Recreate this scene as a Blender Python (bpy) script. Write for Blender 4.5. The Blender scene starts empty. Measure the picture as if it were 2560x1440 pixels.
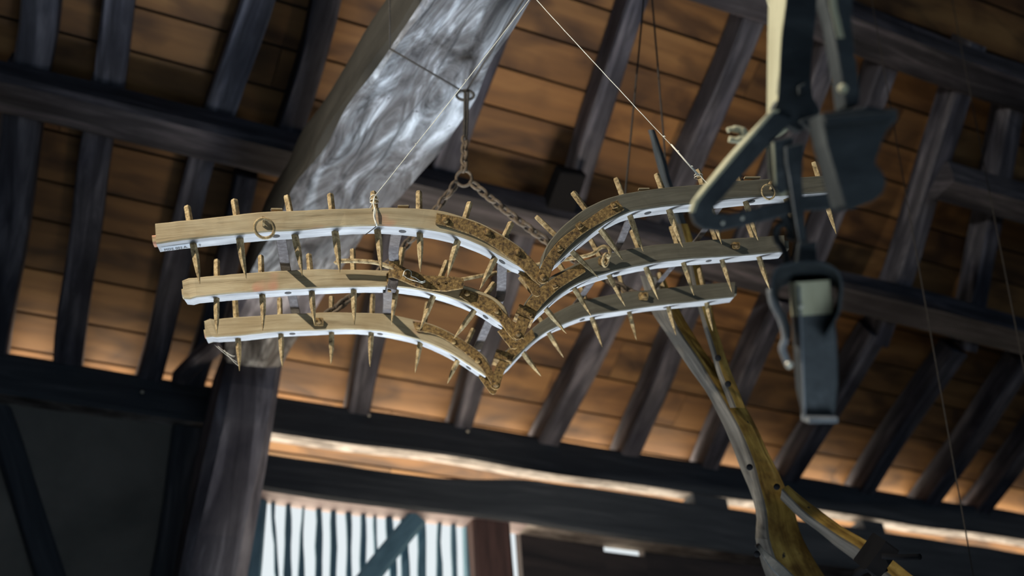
import bpy, bmesh, math, random
from mathutils import Vector, Matrix, noise
random.seed(7)
S = bpy.context.scene
COL = S.collection

# ------------------------------------------------------------------ camera
YAW, PITCH, ROLL, SLOPE = 0.45954958, 0.65605258, -0.07994798, 0.44176884
FPX = 2700.0
CAM = Vector((0.0, 0.0, 1.6))
cy, sy = math.cos(YAW), math.sin(YAW)
FWD = Vector((sy*math.cos(PITCH), cy*math.cos(PITCH), math.sin(PITCH)))
_r0 = Vector((cy, -sy, 0.0)); _u0 = _r0.cross(FWD)
RT = math.cos(ROLL)*_r0 + math.sin(ROLL)*_u0
UP = -math.sin(ROLL)*_r0 + math.cos(ROLL)*_u0
cd = bpy.data.cameras.new('camera'); cam = bpy.data.objects.new('camera', cd); COL.objects.link(cam)
M = Matrix.Identity(4)
for i in range(3):
    M[i][0] = RT[i]; M[i][1] = UP[i]; M[i][2] = -FWD[i]; M[i][3] = CAM[i]
cam.matrix_world = M
cd.sensor_width = 36.0; cd.lens = 36.0*FPX/2560.0; cd.clip_start = 0.05; cd.clip_end = 200
cd.dof.use_dof = True; cd.dof.focus_distance = 3.08; cd.dof.aperture_fstop = 1.8
S.camera = cam

# ------------------------------------------------------------------ exposure
vs = S.view_settings
vs.view_transform = 'Standard'; vs.look = 'None'; vs.gamma = 1.0; vs.exposure = 0.0; vs.use_curve_mapping = False

# ------------------------------------------------------------------ sky: bright overcast beyond the slatted wall, dim shade behind
W = bpy.data.worlds.new('sky'); S.world = W; W.use_nodes = True
nt = W.node_tree; nt.nodes.clear()
tc = nt.nodes.new('ShaderNodeTexCoord'); sp = nt.nodes.new('ShaderNodeSeparateXYZ')
mr = nt.nodes.new('ShaderNodeMapRange'); mr.inputs[1].default_value = -0.1; mr.inputs[2].default_value = 0.25
mx = nt.nodes.new('ShaderNodeMixRGB'); bg = nt.nodes.new('ShaderNodeBackground'); wo = nt.nodes.new('ShaderNodeOutputWorld')
mx.inputs[1].default_value = (0.22, 0.31, 0.42, 1); mx.inputs[2].default_value = (0.80, 0.87, 0.90, 1)
nt.links.new(tc.outputs['Generated'], sp.inputs[0]); nt.links.new(sp.outputs['Y'], mr.inputs[0])
nt.links.new(mr.outputs[0], mx.inputs[0]); gz = nt.nodes.new('ShaderNodeMapRange'); gz.inputs[1].default_value = 0.02; gz.inputs[2].default_value = -0.12
gy = nt.nodes.new('ShaderNodeMapRange'); gy.inputs[1].default_value = 0.0; gy.inputs[2].default_value = 0.2
gm = nt.nodes.new('ShaderNodeMath'); gm.operation = 'MULTIPLY'; m2 = nt.nodes.new('ShaderNodeMixRGB')
nt.links.new(sp.outputs['Z'], gz.inputs[0]); nt.links.new(sp.outputs['Y'], gy.inputs[0])
nt.links.new(gz.outputs[0], gm.inputs[0]); nt.links.new(gy.outputs[0], gm.inputs[1]); nt.links.new(gm.outputs[0], m2.inputs[0])
nt.links.new(mx.outputs[0], m2.inputs[1]); m2.inputs[2].default_value = (7.5, 6.2, 4.6, 1)      # sunlit ground outside
nt.links.new(m2.outputs[0], bg.inputs[0]); nt.links.new(bg.outputs[0], wo.inputs[0])
bg.inputs[1].default_value = 1.0

def look_rot(p, t):
    return (Vector(t)-Vector(p)).to_track_quat('-Z', 'Y').to_euler()
def area(name, p, t, sx, sy_, e, c, spread=180):
    l = bpy.data.lights.new(name, 'AREA'); l.shape = 'RECTANGLE'; l.size = sx; l.size_y = sy_; l.energy = e; l.color = c
    l.spread = math.radians(spread)
    o = bpy.data.objects.new(name, l); COL.objects.link(o); o.location = p; o.rotation_euler = look_rot(p, t); return o
# added fill lamps: cool low at back, cool below viewer, warm near floor
area('low_back_fill', (1.5, 4.3, 0.5), (1.1, 2.6, 4.0), 1.0, 0.8, 46, (0.76, 0.87, 1.0), 62)
area('low_front_fill', (0.9, 0.8, 0.25), (1.2, 3.2, 5.0), 2.0, 1.6, 8, (0.70, 0.86, 1.0), 75)
area('warm_floor_fill', (2.5, 4.9, 0.3), (2.5, 4.8, 6.0), 1.6, 1.2, 22, (1.0, 0.82, 0.62), 52)
# added lamp outside the back wall, brightening boards through the gaps under the eaves
area('eave_fill', (4.0, 8.9, 3.3), (4.0, 6.05, 5.5), 13, 1.6, 520, (1.0, 0.86, 0.66), 120)
# sunlight from the upper left behind, made with a spot lamp
sl = bpy.data.lights.new('sun_shaft', 'SPOT'); so = bpy.data.objects.new('sun_shaft', sl); COL.objects.link(so)
sl.energy = 660; sl.color = (1.0, 0.94, 0.83); sl.shadow_soft_size = 0.035; sl.spot_size = math.radians(84); sl.spot_blend = 0.5

# ------------------------------------------------------------------ geometry helpers
def ray(x, y): return FWD + RT*((x-1280)/FPX) - UP*((y-720)/FPX)
def hit(q, n, d):
    v = ray(*q); n = Vector(n); return CAM + v*((d-n.dot(CAM))/n.dot(v))
def at(q, depth): return CAM + ray(*q)*depth
YP = lambda q, y: hit(q, (0,1,0), y)
XP = lambda q, x: hit(q, (1,0,0), x)
ZP = lambda q, z: hit(q, (0,0,1), z)
NR = Vector((0, math.sin(SLOPE), math.cos(SLOPE)))       # roof normal
DU = NR.dot(YP((1300, 1090), 6.0))                        # underside of the rafters
RAFT_T = 0.21
UPL = lambda q: hit(q, NR, DU)
zroof = lambda y: (DU - NR.y*y)/NR.z
SD = Vector((0, math.cos(SLOPE), -math.sin(SLOPE)))      # down the slope

def rs(pts, n):
    """resample polyline (vectors of any dim) evenly, smoothed Catmull-Rom"""
    P = [Vector(p) for p in pts]
    if len(P) > 2:
        Q = []
        for i in range(len(P)-1):
            p0 = P[max(i-1, 0)]; p1 = P[i]; p2 = P[i+1]; p3 = P[min(i+2, len(P)-1)]
            for k in range(6):
                t = k/6
                Q.append(0.5*((2*p1)+(p2-p0)*t+(2*p0-5*p1+4*p2-p3)*t*t+(3*p1-p0-3*p2+p3)*t**3))
        Q.append(P[-1]); P = Q
    L = [0]
    for a, b in zip(P, P[1:]): L.append(L[-1]+(b-a).length)
    out = []; j = 0
    for i in range(n):
        s = L[-1]*i/(n-1)
        while j < len(P)-2 and L[j+1] < s: j += 1
        t = (s-L[j])/max(L[j+1]-L[j], 1e-9)
        out.append(P[j].lerp(P[j+1], min(max(t, 0), 1)))
    return out

class MB:
    def __init__(s): s.v = []; s.f = []; s.uv = []; s.mi = []; s.sm = []
    def loft(s, rings, cap=True, closed=True, mi=0, smooth=False, mif=None):
        b = len(s.v); n = len(rings[0]); u = 0.0
        off = random.random()*20
        us = []
        for i, r in enumerate(rings):
            if i: u += (sum((Vector(a) for a in r), Vector()) / n - sum((Vector(a) for a in rings[i-1]), Vector())/n).length
            us.append(u+off); s.v += [Vector(p) for p in r]
        per = [0]
        r = rings[len(rings)//2]
        for k in range(n): per.append(per[-1]+(Vector(r[(k+1) % n])-Vector(r[k])).length)
        for i in range(len(rings)-1):
            for k in range(n if closed else n-1):
                k2 = (k+1) % n
                s.f.append((b+i*n+k, b+i*n+k2, b+(i+1)*n+k2, b+(i+1)*n+k))
                s.uv.append(((us[i], per[k]), (us[i], per[k+1]), (us[i+1], per[k+1]), (us[i+1], per[k])))
                s.mi.append(mif(k) if mif else mi); s.sm.append(smooth)
        if cap and closed:
            for i, rev in ((0, True), (len(rings)-1, False)):
                idx = [b+i*n+k for k in range(n)]
                c = sum((s.v[j] for j in idx), Vector())/n
                a1 = (s.v[idx[0]]-c); a1 = a1.normalized() if a1.length > 1e-9 else Vector((1,0,0))
                a2 = (s.v[idx[n//4 or 1]]-c); a2 = (a2-a1*a2.dot(a1)); a2 = a2.normalized() if a2.length > 1e-9 else Vector((0,1,0))
                if rev: idx = idx[::-1]
                s.f.append(tuple(idx)); s.uv.append(tuple((off+(s.v[j]-c).dot(a1), (s.v[j]-c).dot(a2)) for j in idx))
                s.mi.append(mi); s.sm.append(False)
        return s
    def tube(s, path, r, n=8, cap=True, mi=0):
        P = [Vector(p) for p in path]; rings = []; ref = None
        for i, p in enumerate(P):
            t = (P[min(i+1, len(P)-1)]-P[max(i-1, 0)]).normalized()
            if ref is None:
                ref = t.orthogonal().normalized()
            ref = (ref - t*ref.dot(t)).normalized(); bi = t.cross(ref)
            rr = r[i] if isinstance(r, (list, tuple)) else r
            rings.append([p+(ref*math.cos(2*math.pi*k/n)+bi*math.sin(2*math.pi*k/n))*rr for k in range(n)])
        return s.loft(rings, cap, True, mi, True)
    def torus(s, c, ax, ay, R1, R2, r, n=20, m=7, mi=0):
        c = Vector(c); ax = Vector(ax).normalized(); ay = Vector(ay).normalized(); az = ax.cross(ay)
        rings = []
        for i in range(n+1):
            a = 2*math.pi*i/n
            p = c+ax*math.cos(a)*R1+ay*math.sin(a)*R2
            o = (ax*math.cos(a)*R2+ay*math.sin(a)*R1).normalized()
            rings.append([p+(o*math.cos(2*math.pi*k/m)+az*math.sin(2*math.pi*k/m))*r for k in range(m)])
        return s.loft(rings, False, True, mi, True)
    def box(s, o, ex, ey, ez, mi=0, seg=1, ch=0.0, jit=0.0):
        """o = centre, ex/ey/ez full edge vectors; runs along ex"""
        o = Vector(o); ex = Vector(ex); ey = Vector(ey); ez = Vector(ez)
        cs = rect(Vector((0,0,0)), ey, ez, ch)
        rings = []
        for i in range(seg+1):
            q = o+ex*(i/seg-0.5)
            rings.append([q+c+(noise.noise_vector((q+c)*3)*jit if jit else Vector()) for c in cs])
        return s.loft(rings, True, True, mi)
    def prism(s, poly, th, mi=0, uvs=1.0):
        """poly = closed outline (3D, coplanar), extruded by vector th"""
        b = len(s.v); n = len(poly); poly = [Vector(p) for p in poly]; th = Vector(th)
        s.v += poly+[p+th for p in poly]
        c = sum(poly, Vector())/n; a1 = (poly[1]-poly[0]).normalized(); az = th.normalized(); a2 = az.cross(a1)
        uv = [((p-c).dot(a1), (p-c).dot(a2)) for p in poly]
        s.f.append(tuple(range(b, b+n))); s.uv.append(tuple(uv)); s.mi.append(mi); s.sm.append(False)
        s.f.append(tuple(range(b+2*n-1, b+n-1, -1))); s.uv.append(tuple(uv[::-1])); s.mi.append(mi); s.sm.append(False)
        L = 0
        for k in range(n):
            k2 = (k+1) % n; l2 = L+(poly[k2]-poly[k]).length
            s.f.append((b+k, b+n+k, b+n+k2, b+k2)); s.uv.append(((L, 0), (L, th.length), (l2, th.length), (l2, 0)))
            s.mi.append(mi); s.sm.append(False); L = l2
        return s
    def dome(s, c, ax, r, h, n=10, mi=0):
        c = Vector(c); ax = Vector(ax).normalized(); a = ax.orthogonal().normalized(); b = ax.cross(a)
        rings = []
        for i in range(5):
            t = i/4*math.pi/2*0.96
            rings.append([c+ax*h*math.sin(t)+(a*math.cos(2*math.pi*k/n)+b*math.sin(2*math.pi*k/n))*r*math.cos(t) for k in range(n)])
        return s.loft(rings, True, True, mi, True)
    def build(s, name, mats, parent=None, loc=None, fix=True):
        me = bpy.data.meshes.new(name)
        o0 = Vector(loc) if loc is not None else Vector()
        me.from_pydata([tuple(p-o0) for p in s.v], [], s.f)
        uvl = me.uv_layers.new(name='UVMap')
        i = 0
        for f in s.uv:
            for uv in f: uvl.data[i].uv = uv; i += 1
        for k, p in enumerate(me.polygons): p.material_index = s.mi[k]; p.use_smooth = s.sm[k]
        for m in (mats if isinstance(mats, (list, tuple)) else [mats]): me.materials.append(m)
        if fix:
            bm = bmesh.new(); bm.from_mesh(me); bmesh.ops.recalc_face_normals(bm, faces=bm.faces); bm.to_mesh(me); bm.free()
        me.update()
        o = bpy.data.objects.new(name, me); COL.objects.link(o)
        if loc is not None: o.location = o0
        if parent is not None:
            o.parent = parent
            pw = Vector()
            q = parent
            while q is not None: pw += Vector(q.location); q = q.parent
            o.location = (Vector(loc)-pw) if loc is not None else -pw
        return o
def rect(c, ey, ez, ch=0.0):
    c = Vector(c); ey = Vector(ey); ez = Vector(ez)
    if ch <= 0: return [c-ey/2-ez/2, c+ey/2-ez/2, c+ey/2+ez/2, c-ey/2+ez/2]
    a = ey.normalized()*ch; b = ez.normalized()*ch
    return [c-ey/2-ez/2+a, c+ey/2-ez/2-a, c+ey/2-ez/2+b, c+ey/2+ez/2-b, c+ey/2+ez/2-a, c-ey/2+ez/2+a, c-ey/2+ez/2-b, c-ey/2-ez/2+b]
def chamf(a, b, c, d, r):
    """8-point ring from 4 corners with corner cut r (metres)"""
    P = [Vector(p) for p in (a, b, c, d)]; out = []
    for i in range(4):
        p = P[i]; q = P[(i+1) % 4]; l = (q-p).length; t = min(r/max(l, 1e-6), 0.45)
        out += [p.lerp(q, t), q.lerp(p, t)]
    return out
def tag(o, label=None, cat=None, group=None, kind=None):
    if label: o['label'] = label
    if cat: o['category'] = cat
    if group: o['group'] = group
    if kind: o['kind'] = kind
    return o
def empty(name, loc):
    o = bpy.data.objects.new(name, None); COL.objects.link(o); o.location = loc; o.empty_display_size = 0.1; return o

def timber(p0, p1, w, h, side, up, seg=None, wob=0.02, ch=0.02, bow=0.0, freq=1.3, w2=None, seed=None, mb=None):
    """hewn timber; p0,p1 = centre line of the underside"""
    p0 = Vector(p0); p1 = Vector(p1); side = Vector(side).normalized(); up = Vector(up).normalized()
    L = (p1-p0).length; seg = seg or max(6, int(L/0.18)); sd = Vector((seed or random.random()*50, 3.1, 7.7))
    rings = []
    for i in range(seg+1):
        t = i/seg; c = p0.lerp(p1, t)+side*bow*math.sin(math.pi*t)
        ww = w*(1-t)+(w2 or w)*t
        cs = rect(c+up*h/2, side*ww, up*h, ch)
        k = Vector((L*t*freq, 0, 0))+sd
        sh = side*noise.noise(k)*wob*1.4+up*noise.noise(k+Vector((0, 9, 0)))*wob*0.7
        rings.append([q+sh+noise.noise_vector(k*1.3+Vector((0, 2.1*(j//2), 0)))*wob*0.55 for j, q in enumerate(cs)])
    mb = mb or MB(); mb.loft(rings); return mb

# ------------------------------------------------------------------ materials
def nmat(name):
    m = bpy.data.materials.new(name); m.use_nodes = True; t = m.node_tree; t.nodes.clear()
    out = t.nodes.new('ShaderNodeOutputMaterial'); bs = t.nodes.new('ShaderNodeBsdfPrincipled')
    t.links.new(bs.outputs[0], out.inputs[0]); return m, t, bs
def ramp(t, fac, stops):
    r = t.nodes.new('ShaderNodeValToRGB'); e = r.color_ramp.elements
    while len(e) < len(stops): e.new(0.5)
    for i, (p, c) in enumerate(stops): e[i].position = p; e[i].color = (*c, 1)
    t.links.new(fac, r.inputs[0]); return r.outputs[0]
def noi(t, vec, scale, det=6, rough=0.6, dist=0.0):
    n = t.nodes.new('ShaderNodeTexNoise'); n.inputs['Scale'].default_value = scale; n.inputs['Detail'].default_value = det
    n.inputs['Roughness'].default_value = rough; n.inputs['Distortion'].default_value = dist
    t.links.new(vec, n.inputs['Vector']); return n.outputs['Fac']
def mapped(t, sx, sy, src='UV'):
    c = t.nodes.new('ShaderNodeTexCoord'); m = t.nodes.new('ShaderNodeMapping')
    m.inputs['Scale'].default_value = (sx, sy, 1 if src == 'UV' else sx); t.links.new(c.outputs[src], m.inputs[0]); return m.outputs[0]
def mix(t, f, a, b, mode='MIX'):
    m = t.nodes.new('ShaderNodeMixRGB'); m.blend_type = mode
    for s, v in ((0, f), (1, a), (2, b)):
        if hasattr(v, 'links'): t.links.new(v, m.inputs[s])
        else: m.inputs[s].default_value = v if s == 0 else (*v, 1)
    return m.outputs[0]
def wood(name, stops, u=1.5, v=16, dist=0.6, blot=None, bf=0.5, bs_=2.5, bump=0.35, rough=0.75, spots=None, spec=0.3, det=8):
    m, t, bs = nmat(name)
    g = noi(t, mapped(t, u, v), 1.0, det, 0.62, dist)
    col = ramp(t, g, stops)
    if blot:
        n2 = noi(t, mapped(t, 1, 1.6), bs_, 4, 0.55, 0.4)
        f = ramp(t, n2, [(0.5-0.5*bf*0.35, (0, 0, 0)), (0.5+0.5*bf*0.35, (1, 1, 1))])
        col = mix(t, f, col, mix(t, 1.0, col, blot, 'MULTIPLY'))
    if spots:
        n3 = noi(t, mapped(t, 1, 1), spots[1], 3, 0.5, 0)
        f = ramp(t, n3, [(spots[2], (0, 0, 0)), (spots[2]+0.05, (1, 1, 1))])
        col = mix(t, f, col, spots[0])
    t.links.new(col, bs.inputs['Base Color'])
    bs.inputs['Roughness'].default_value = rough; bs.inputs['Specular IOR Level'].default_value = spec
    b = t.nodes.new('ShaderNodeBump'); b.inputs['Strength'].default_value = bump; b.inputs['Distance'].default_value = 0.01
    t.links.new(g, b.inputs['Height']); t.links.new(b.outputs[0], bs.inputs['Normal'])
    return m
def rust(name, stops, scale=60, rough=0.8, metal=0.0, bump=0.5, fine=None):
    m, t, bs = nmat(name)
    vec = mapped(t, 1, 1, 'Object')
    g = noi(t, vec, scale, 8, 0.7, 0.2)
    col = ramp(t, g, stops)
    if fine:
        n2 = noi(t, vec, scale*4, 3, 0.6); f = ramp(t, n2, [(0.6, (0, 0, 0)), (0.68, (1, 1, 1))])
        col = mix(t, f, col, fine)
    t.links.new(col, bs.inputs['Base Color']); bs.inputs['Roughness'].default_value = rough; bs.inputs['Metallic'].default_value = metal
    bs.inputs['Specular IOR Level'].default_value = 0.35
    b = t.nodes.new('ShaderNodeBump'); b.inputs['Strength'].default_value = bump; b.inputs['Distance'].default_value = 0.003
    t.links.new(g, b.inputs['Height']); t.links.new(b.outputs[0], bs.inputs['Normal'])
    return m

M_OAK = wood('dark_oak', [(0.3, (.018, .018, .022)), (0.5, (.05, .048, .056)), (0.72, (.14, .125, .14))], 1.2, 14, 0.8, (.45, .45, .5), 0.8, 1.6)
M_RAFT = wood('grey_rafter', [(0.28, (.032, .032, .039)), (0.5, (.082, .080, .095)), (0.72, (.24, .23, .26))], 1.4, 12, 0.7, (.4, .42, .5), 0.9, 2.2)
M_PLATE = wood('black_oak', [(0.3, (.026, .032, .040)), (0.55, (.045, .052, .062)), (0.75, (.09, .096, .108))], 1.2, 14, 0.8)
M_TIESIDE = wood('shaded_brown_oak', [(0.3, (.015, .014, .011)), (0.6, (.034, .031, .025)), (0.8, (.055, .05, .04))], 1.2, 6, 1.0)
M_TIE0 = wood('bleached_oak', [(0.30, (.025, .024, .028)), (0.42, (.10, .098, .105)), (0.54, (.22, .225, .24)), (0.70, (.52, .55, .58))], 1.1, 4.5, 3.0, (.20, .19, .20), 1.0, 2.6, bump=0.6, spots=((.03, .028, .03), 26, 0.70))
M_POST = wood('post_oak', [(0.3, (.08, .074, .088)), (0.5, (.20, .19, .215)), (0.62, (.48, .46, .50)), (0.8, (.7, .68, .72))], 0.8, 5, 1.2, (.4, .4, .45), 0.9, 2.0)
M_LITUNDER = wood('lit_pale_underside', [(0.3, (.05, .043, .038)), (0.48, (.20, .18, .17)), (0.7, (.40, .38, .37))], 2.2, 12, 1.2, (.4, .38, .38), .8, 5)  # outdoor light on plate and rail undersides, put into the colour
M_SHADEUNDER = wood('shaded_pink_underside', [(0.3, (.07, .055, .06)), (0.7, (.2, .16, .17))], 2.2, 12)  # dimmer copy for the shaded left part of the rail underside
M_SLAT = wood('slat_wood', [(0.3, (.05, .11, .16)), (0.7, (.13, .25, .34))], 2, 10)
M_RED = wood('red_brown_post', [(0.3, (.03, .02, .02)), (0.7, (.10, .055, .05))], 1.2, 14)
M_BOARDWALL = wood('tarred_boards', [(0.3, (.012, .012, .015)), (0.7, (.045, .036, .036))], 1.0, 9)
M_PLOUGH_G = wood('plough_grey', [(0.3, (.04, .034, .026)), (0.55, (.09, .08, .065)), (0.75, (.18, .155, .12))], 3, 30, 0.8, (.5, .48, .45), 0.8, 4)
M_PLOUGH_Y = wood('plough_lit_ochre', [(0.3, (.16, .085, .015)), (0.5, (.42, .26, .055)), (0.72, (.62, .42, .12))], 3, 22, 1.0, (.4, .33, .25), 0.8, 9, spots=((.03, .025, .02), 22, 0.68))  # yellow of the wood, with warm light on its right faces mixed in
M_BEIGE = wood('dusty_painted_wood', [(0.25, (.18, .135, .072)), (0.42, (.33, .262, .155)), (0.6, (.41, .335, .205)), (0.8, (.53, .45, .30))], 3, 34, 1.4, (.80, .74, .66), 0.9, 7, bump=0.3, spots=((.40, .20, .12), 4.2, 0.60))
M_UNDER = wood('skylit_underside_wood', [(0.25, (.24, .235, .23)), (0.5, (.38, .375, .37)), (0.8, (.52, .515, .51))], 4, 40, 1.0, (.75, .75, .75), .8, 6, bump=.2)  # paleness stands for the light from below on the bar undersides
M_GREYBAR = wood('shaded_grey_wood', [(0.25, (.075, .066, .046)), (0.5, (.115, .102, .072)), (0.8, (.17, .152, .11))], 4, 46, 1.0, (.8, .8, .78), 0.8, 6, bump=0.25)  # right bars: their weaker light is put into a darker, greyer colour
M_IRON = rust('rusty_iron', [(0.36, (.035, .02, .01)), (0.48, (.16, .092, .028)), (0.6, (.30, .185, .06)), (0.78, (.46, .32, .13))], 105, fine=(.07, .04, .018), bump=.9)
M_TOOTH = rust('pitted_tooth_iron', [(0.33, (.07, .045, .022)), (0.5, (.36, .255, .12)), (0.7, (.62, .49, .28))], 70, fine=(.06, .04, .02), bump=0.8)
M_STRAP = rust('dark_strap_iron', [(0.3, (.045, .035, .032)), (0.5, (.08, .07, .068)), (0.75, (.17, .155, .15))], 60, 0.6, 0.2, fine=(.03, .025, .022))
M_CHAIN = rust('chain_iron', [(0.3, (.03, .024, .018)), (0.7, (.17, .12, .075))], 60)
M_HOLE = rust('peg_end', [(0.3, (.02, .02, .02)), (0.7, (.06, .055, .052))], 80)
M_TWINE = rust('twine', [(0.3, (.65, .60, .48)), (0.7, (.95, .92, .80))], 200)
M_CORD = rust('dark_cord', [(0.3, (.02, .018, .016)), (0.7, (.06, .05, .04))], 100)
M_PIN = rust('bright_pin', [(0.3, (.6, .56, .45)), (0.7, (.85, .82, .7))], 80, 0.35, 0.5, 0.1)
M_DARKIRON = rust('blackened_iron', [(0.3, (.022, .027, .03)), (0.55, (.05, .058, .062)), (0.8, (.13, .14, .145))], 18, 0.55, 0.1)
M_DARKWOOD = wood('blackened_wood', [(0.3, (.018, .022, .024)), (0.55, (.045, .052, .055)), (0.8, (.10, .11, .11))], 4, 14, 0.8)
M_CREAM = wood('cream_sunlit_wood', [(0.3, (.42, .39, .25)), (0.7, (.62, .60, .42))], 6, 30)  # cream raised to stand for sunlight on left-facing sides
M_PALE = wood('pale_blade', [(0.3, (.10, .11, .12)), (0.6, (.26, .27, .28)), (0.8, (.5, .52, .54))], 5, 12)  # also paints the light on the left edges of shank and blade
m, t, bs = nmat('lime_plaster'); g = noi(t, mapped(t, 1, 1, 'Object'), 1.6, 7, 0.6, 0.3)
t.links.new(ramp(t, g, [(0.3, (.10, .098, .085)), (0.7, (.20, .185, .16))]), bs.inputs['Base Color']); bs.inputs['Roughness'].default_value = 0.95; M_PLASTER = m
m, t, bs = nmat('packed_earth'); g = noi(t, mapped(t, 1, 1, 'Object'), 2, 6, 0.6)
t.links.new(ramp(t, g, [(0.3, (.10, .085, .065)), (0.7, (.2, .17, .13))]), bs.inputs['Base Color']); bs.inputs['Roughness'].default_value = 0.95; M_EARTH = m
m, t, bs = nmat('ink'); bs.inputs['Base Color'].default_value = (.012, .014, .018, 1); M_INK = m
m, t, bs = nmat('soot'); bs.inputs['Base Color'].default_value = (.012, .012, .013, 1); bs.inputs['Roughness'].default_value = 1.0; bs.inputs['Specular IOR Level'].default_value = 0.0; M_BLACK = m
m, t, bs = nmat('clear_tape'); bs.inputs['Base Color'].default_value = (.42, .44, .46, 1); bs.inputs['Roughness'].default_value = 0.12; M_TAPE = m
m, t, bs = nmat('bleached_figured_oak')
ua = mapped(t, 1.0, 3.0); big = noi(t, ua, 1.7, 5, 0.55, 1.2); fig = noi(t, mapped(t, 2.4, 6.5), 1.0, 8, 0.62, 2.2)
crk = noi(t, mapped(t, 0.55, 11), 1.0, 3, 0.4, 0.5); hol = noi(t, mapped(t, 1, 1), 30, 2, 0.5)
cA = ramp(t, fig, [(0.34, (.018, .017, .018)), (0.47, (.085, .08, .08)), (0.57, (.15, .15, .155)), (0.70, (.42, .43, .45))])
cB = ramp(t, fig, [(0.36, (.05, .052, .055)), (0.5, (.22, .235, .25)), (0.66, (.58, .62, .66))])
cc = mix(t, ramp(t, big, [(0.50, (0, 0, 0)), (0.66, (1, 1, 1))]), cA, cB)
cc = mix(t, ramp(t, crk, [(0.485, (0, 0, 0)), (0.50, (1, 1, 1)), (0.515, (0, 0, 0))]), cc, (.03, .03, .032))
cc = mix(t, ramp(t, hol, [(0.70, (0, 0, 0)), (0.74, (1, 1, 1))]), cc, (.02, .02, .02))
t.links.new(cc, bs.inputs['Base Color']); bs.inputs['Roughness'].default_value = 0.8
bp = t.nodes.new('ShaderNodeBump'); bp.inputs['Strength'].default_value = 0.7; bp.inputs['Distance'].default_value = 0.02
t.links.new(fig, bp.inputs['Height']); t.links.new(bp.outputs[0], bs.inputs['Normal']); M_TIE = m
# ceiling boards: warm pine, each board its own tone
m, t, bs = nmat('pine_boards')
gr = noi(t, mapped(t, 0.8, 9), 1.0, 5, 0.5, 0.6)
kn = noi(t, mapped(t, 0.9, 1.7), 2.0, 3, 0.45, 0.8)
at_ = t.nodes.new('ShaderNodeAttribute'); at_.attribute_name = 'tone'
c1 = ramp(t, gr, [(0.28, (.135, .063, .020)), (0.5, (.215, .102, .031)), (0.75, (.31, .158, .052))])
c2 = mix(t, ramp(t, kn, [(0.36, (1, 1, 1)), (0.56, (0, 0, 0))]), c1, mix(t, 1.0, c1, (.36, .33, .33), 'MULTIPLY'))
c3 = mix(t, 1.0, c2, at_.outputs['Color'], 'MULTIPLY')
t.links.new(c3, bs.inputs['Base Color']); bs.inputs['Roughness'].default_value = 0.7
bp = t.nodes.new('ShaderNodeBump'); bp.inputs['Strength'].default_value = 0.25; bp.inputs['Distance'].default_value = 0.01
t.links.new(gr, bp.inputs['Height']); t.links.new(bp.outputs[0], bs.inputs['Normal']); M_PINE = m
M_TILE = wood('roof_underlay', [(0.3, (.01, .009, .009)), (0.7, (.03, .026, .024))])

# ================================================================== SETTING
XL, XR = -3.5, 13.0
RIDGE_Y = -0.9
# ceiling boards (they run level, lapping down the slope)
js = [-0.80, -0.58, -0.36, -0.10, 0.16, 0.47, 0.80, 1.05, 1.36, 1.66, 1.93, 2.18, 2.43, 2.68, 2.94, 3.20, 3.46, 3.74, 4.0, 4.27, 4.54, 4.8, 5.08, 5.35, 5.6, 5.88, 6.15, 6.4, 6.68, 6.95, 7.2, 7.5, 7.75]
P6 = Vector((0, 6.0, zroof(6.0))) + NR*RAFT_T
mbc = MB(); tones = []
for a, b in zip(js, js[1:]):
    nb = 4; cuts = [XL] + sorted(random.uniform(XL+1, XR-1) for _ in range(nb)) + [XR]
    for x0, x1 in zip(cuts, cuts[1:]):
        q = random.uniform(0.62, 1.18); w_ = random.uniform(-.04, .04)
        o = P6 - SD*((a+b)/2) + NR*0.014 + Vector(((x0+x1)/2, 0, 0))
        nf = len(mbc.f)
        mbc.box(o, Vector((x1-x0-0.004, 0, 0)), SD*(b-a-0.016), NR*0.022)
        tones += [(q*(1+w_), q, q*(1-w_), 1)]*(len(mbc.f)-nf)
nf = len(mbc.f)
mbc.box(P6 - SD*((js[0]+js[-1])/2) + NR*0.05 + Vector(((XL+XR)/2, 0, 0)), Vector((XR-XL, 0, 0)), SD*(js[-1]-js[0]), NR*0.03, mi=1)
tones += [(1, 1, 1, 1)]*(len(mbc.f)-nf)
ceil = mbc.build('ceiling', [M_PINE, M_TILE]); tag(ceil, kind='structure')
ca = ceil.data.color_attributes.new('tone', 'FLOAT_COLOR', 'CORNER'); i = 0
for k, p in enumerate(ceil.data.polygons):
    for _ in p.loop_indices: ca.data[i].color = tones[k]; i += 1
# far slope of the roof behind the viewer, floor, walls
top = P6 - SD*js[-1]
mbs = MB(); q = top + Vector(((XL+XR)/2, 0, 0)); dn = Vector((0, -math.cos(SLOPE), -math.sin(SLOPE)))
mbs.box(q+dn*3.2+Vector((0, 0, 0.03)), Vector((XR-XL, 0, 0)), dn*6.4, Vector((0, -math.sin(SLOPE), math.cos(SLOPE)))*0.05, mi=0)
tag(mbs.build('ceiling', [M_TILE]), kind='structure')
tag(MB().box((4.75, 0.1, -0.05), (17, 0, 0), (0, 12.6, 0), (0, 0, 0.1)).build('floor', M_EARTH), kind='structure')
for x, nm in ((XL, 'wall_left'), (XR, 'wall_right')):
    mb = MB(); mb.prism([(x-.05, 6.2, 0), (x-.05, 6.2, zroof(6.2)+.15), (x-.05, top.y, top.z), (x-.05, -6.0, top.z-5.1*math.tan(SLOPE)), (x-.05, -6.0, 0)], (0.1, 0, 0))
    tag(mb.build(nm, M_PLASTER), kind='structure')
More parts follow.
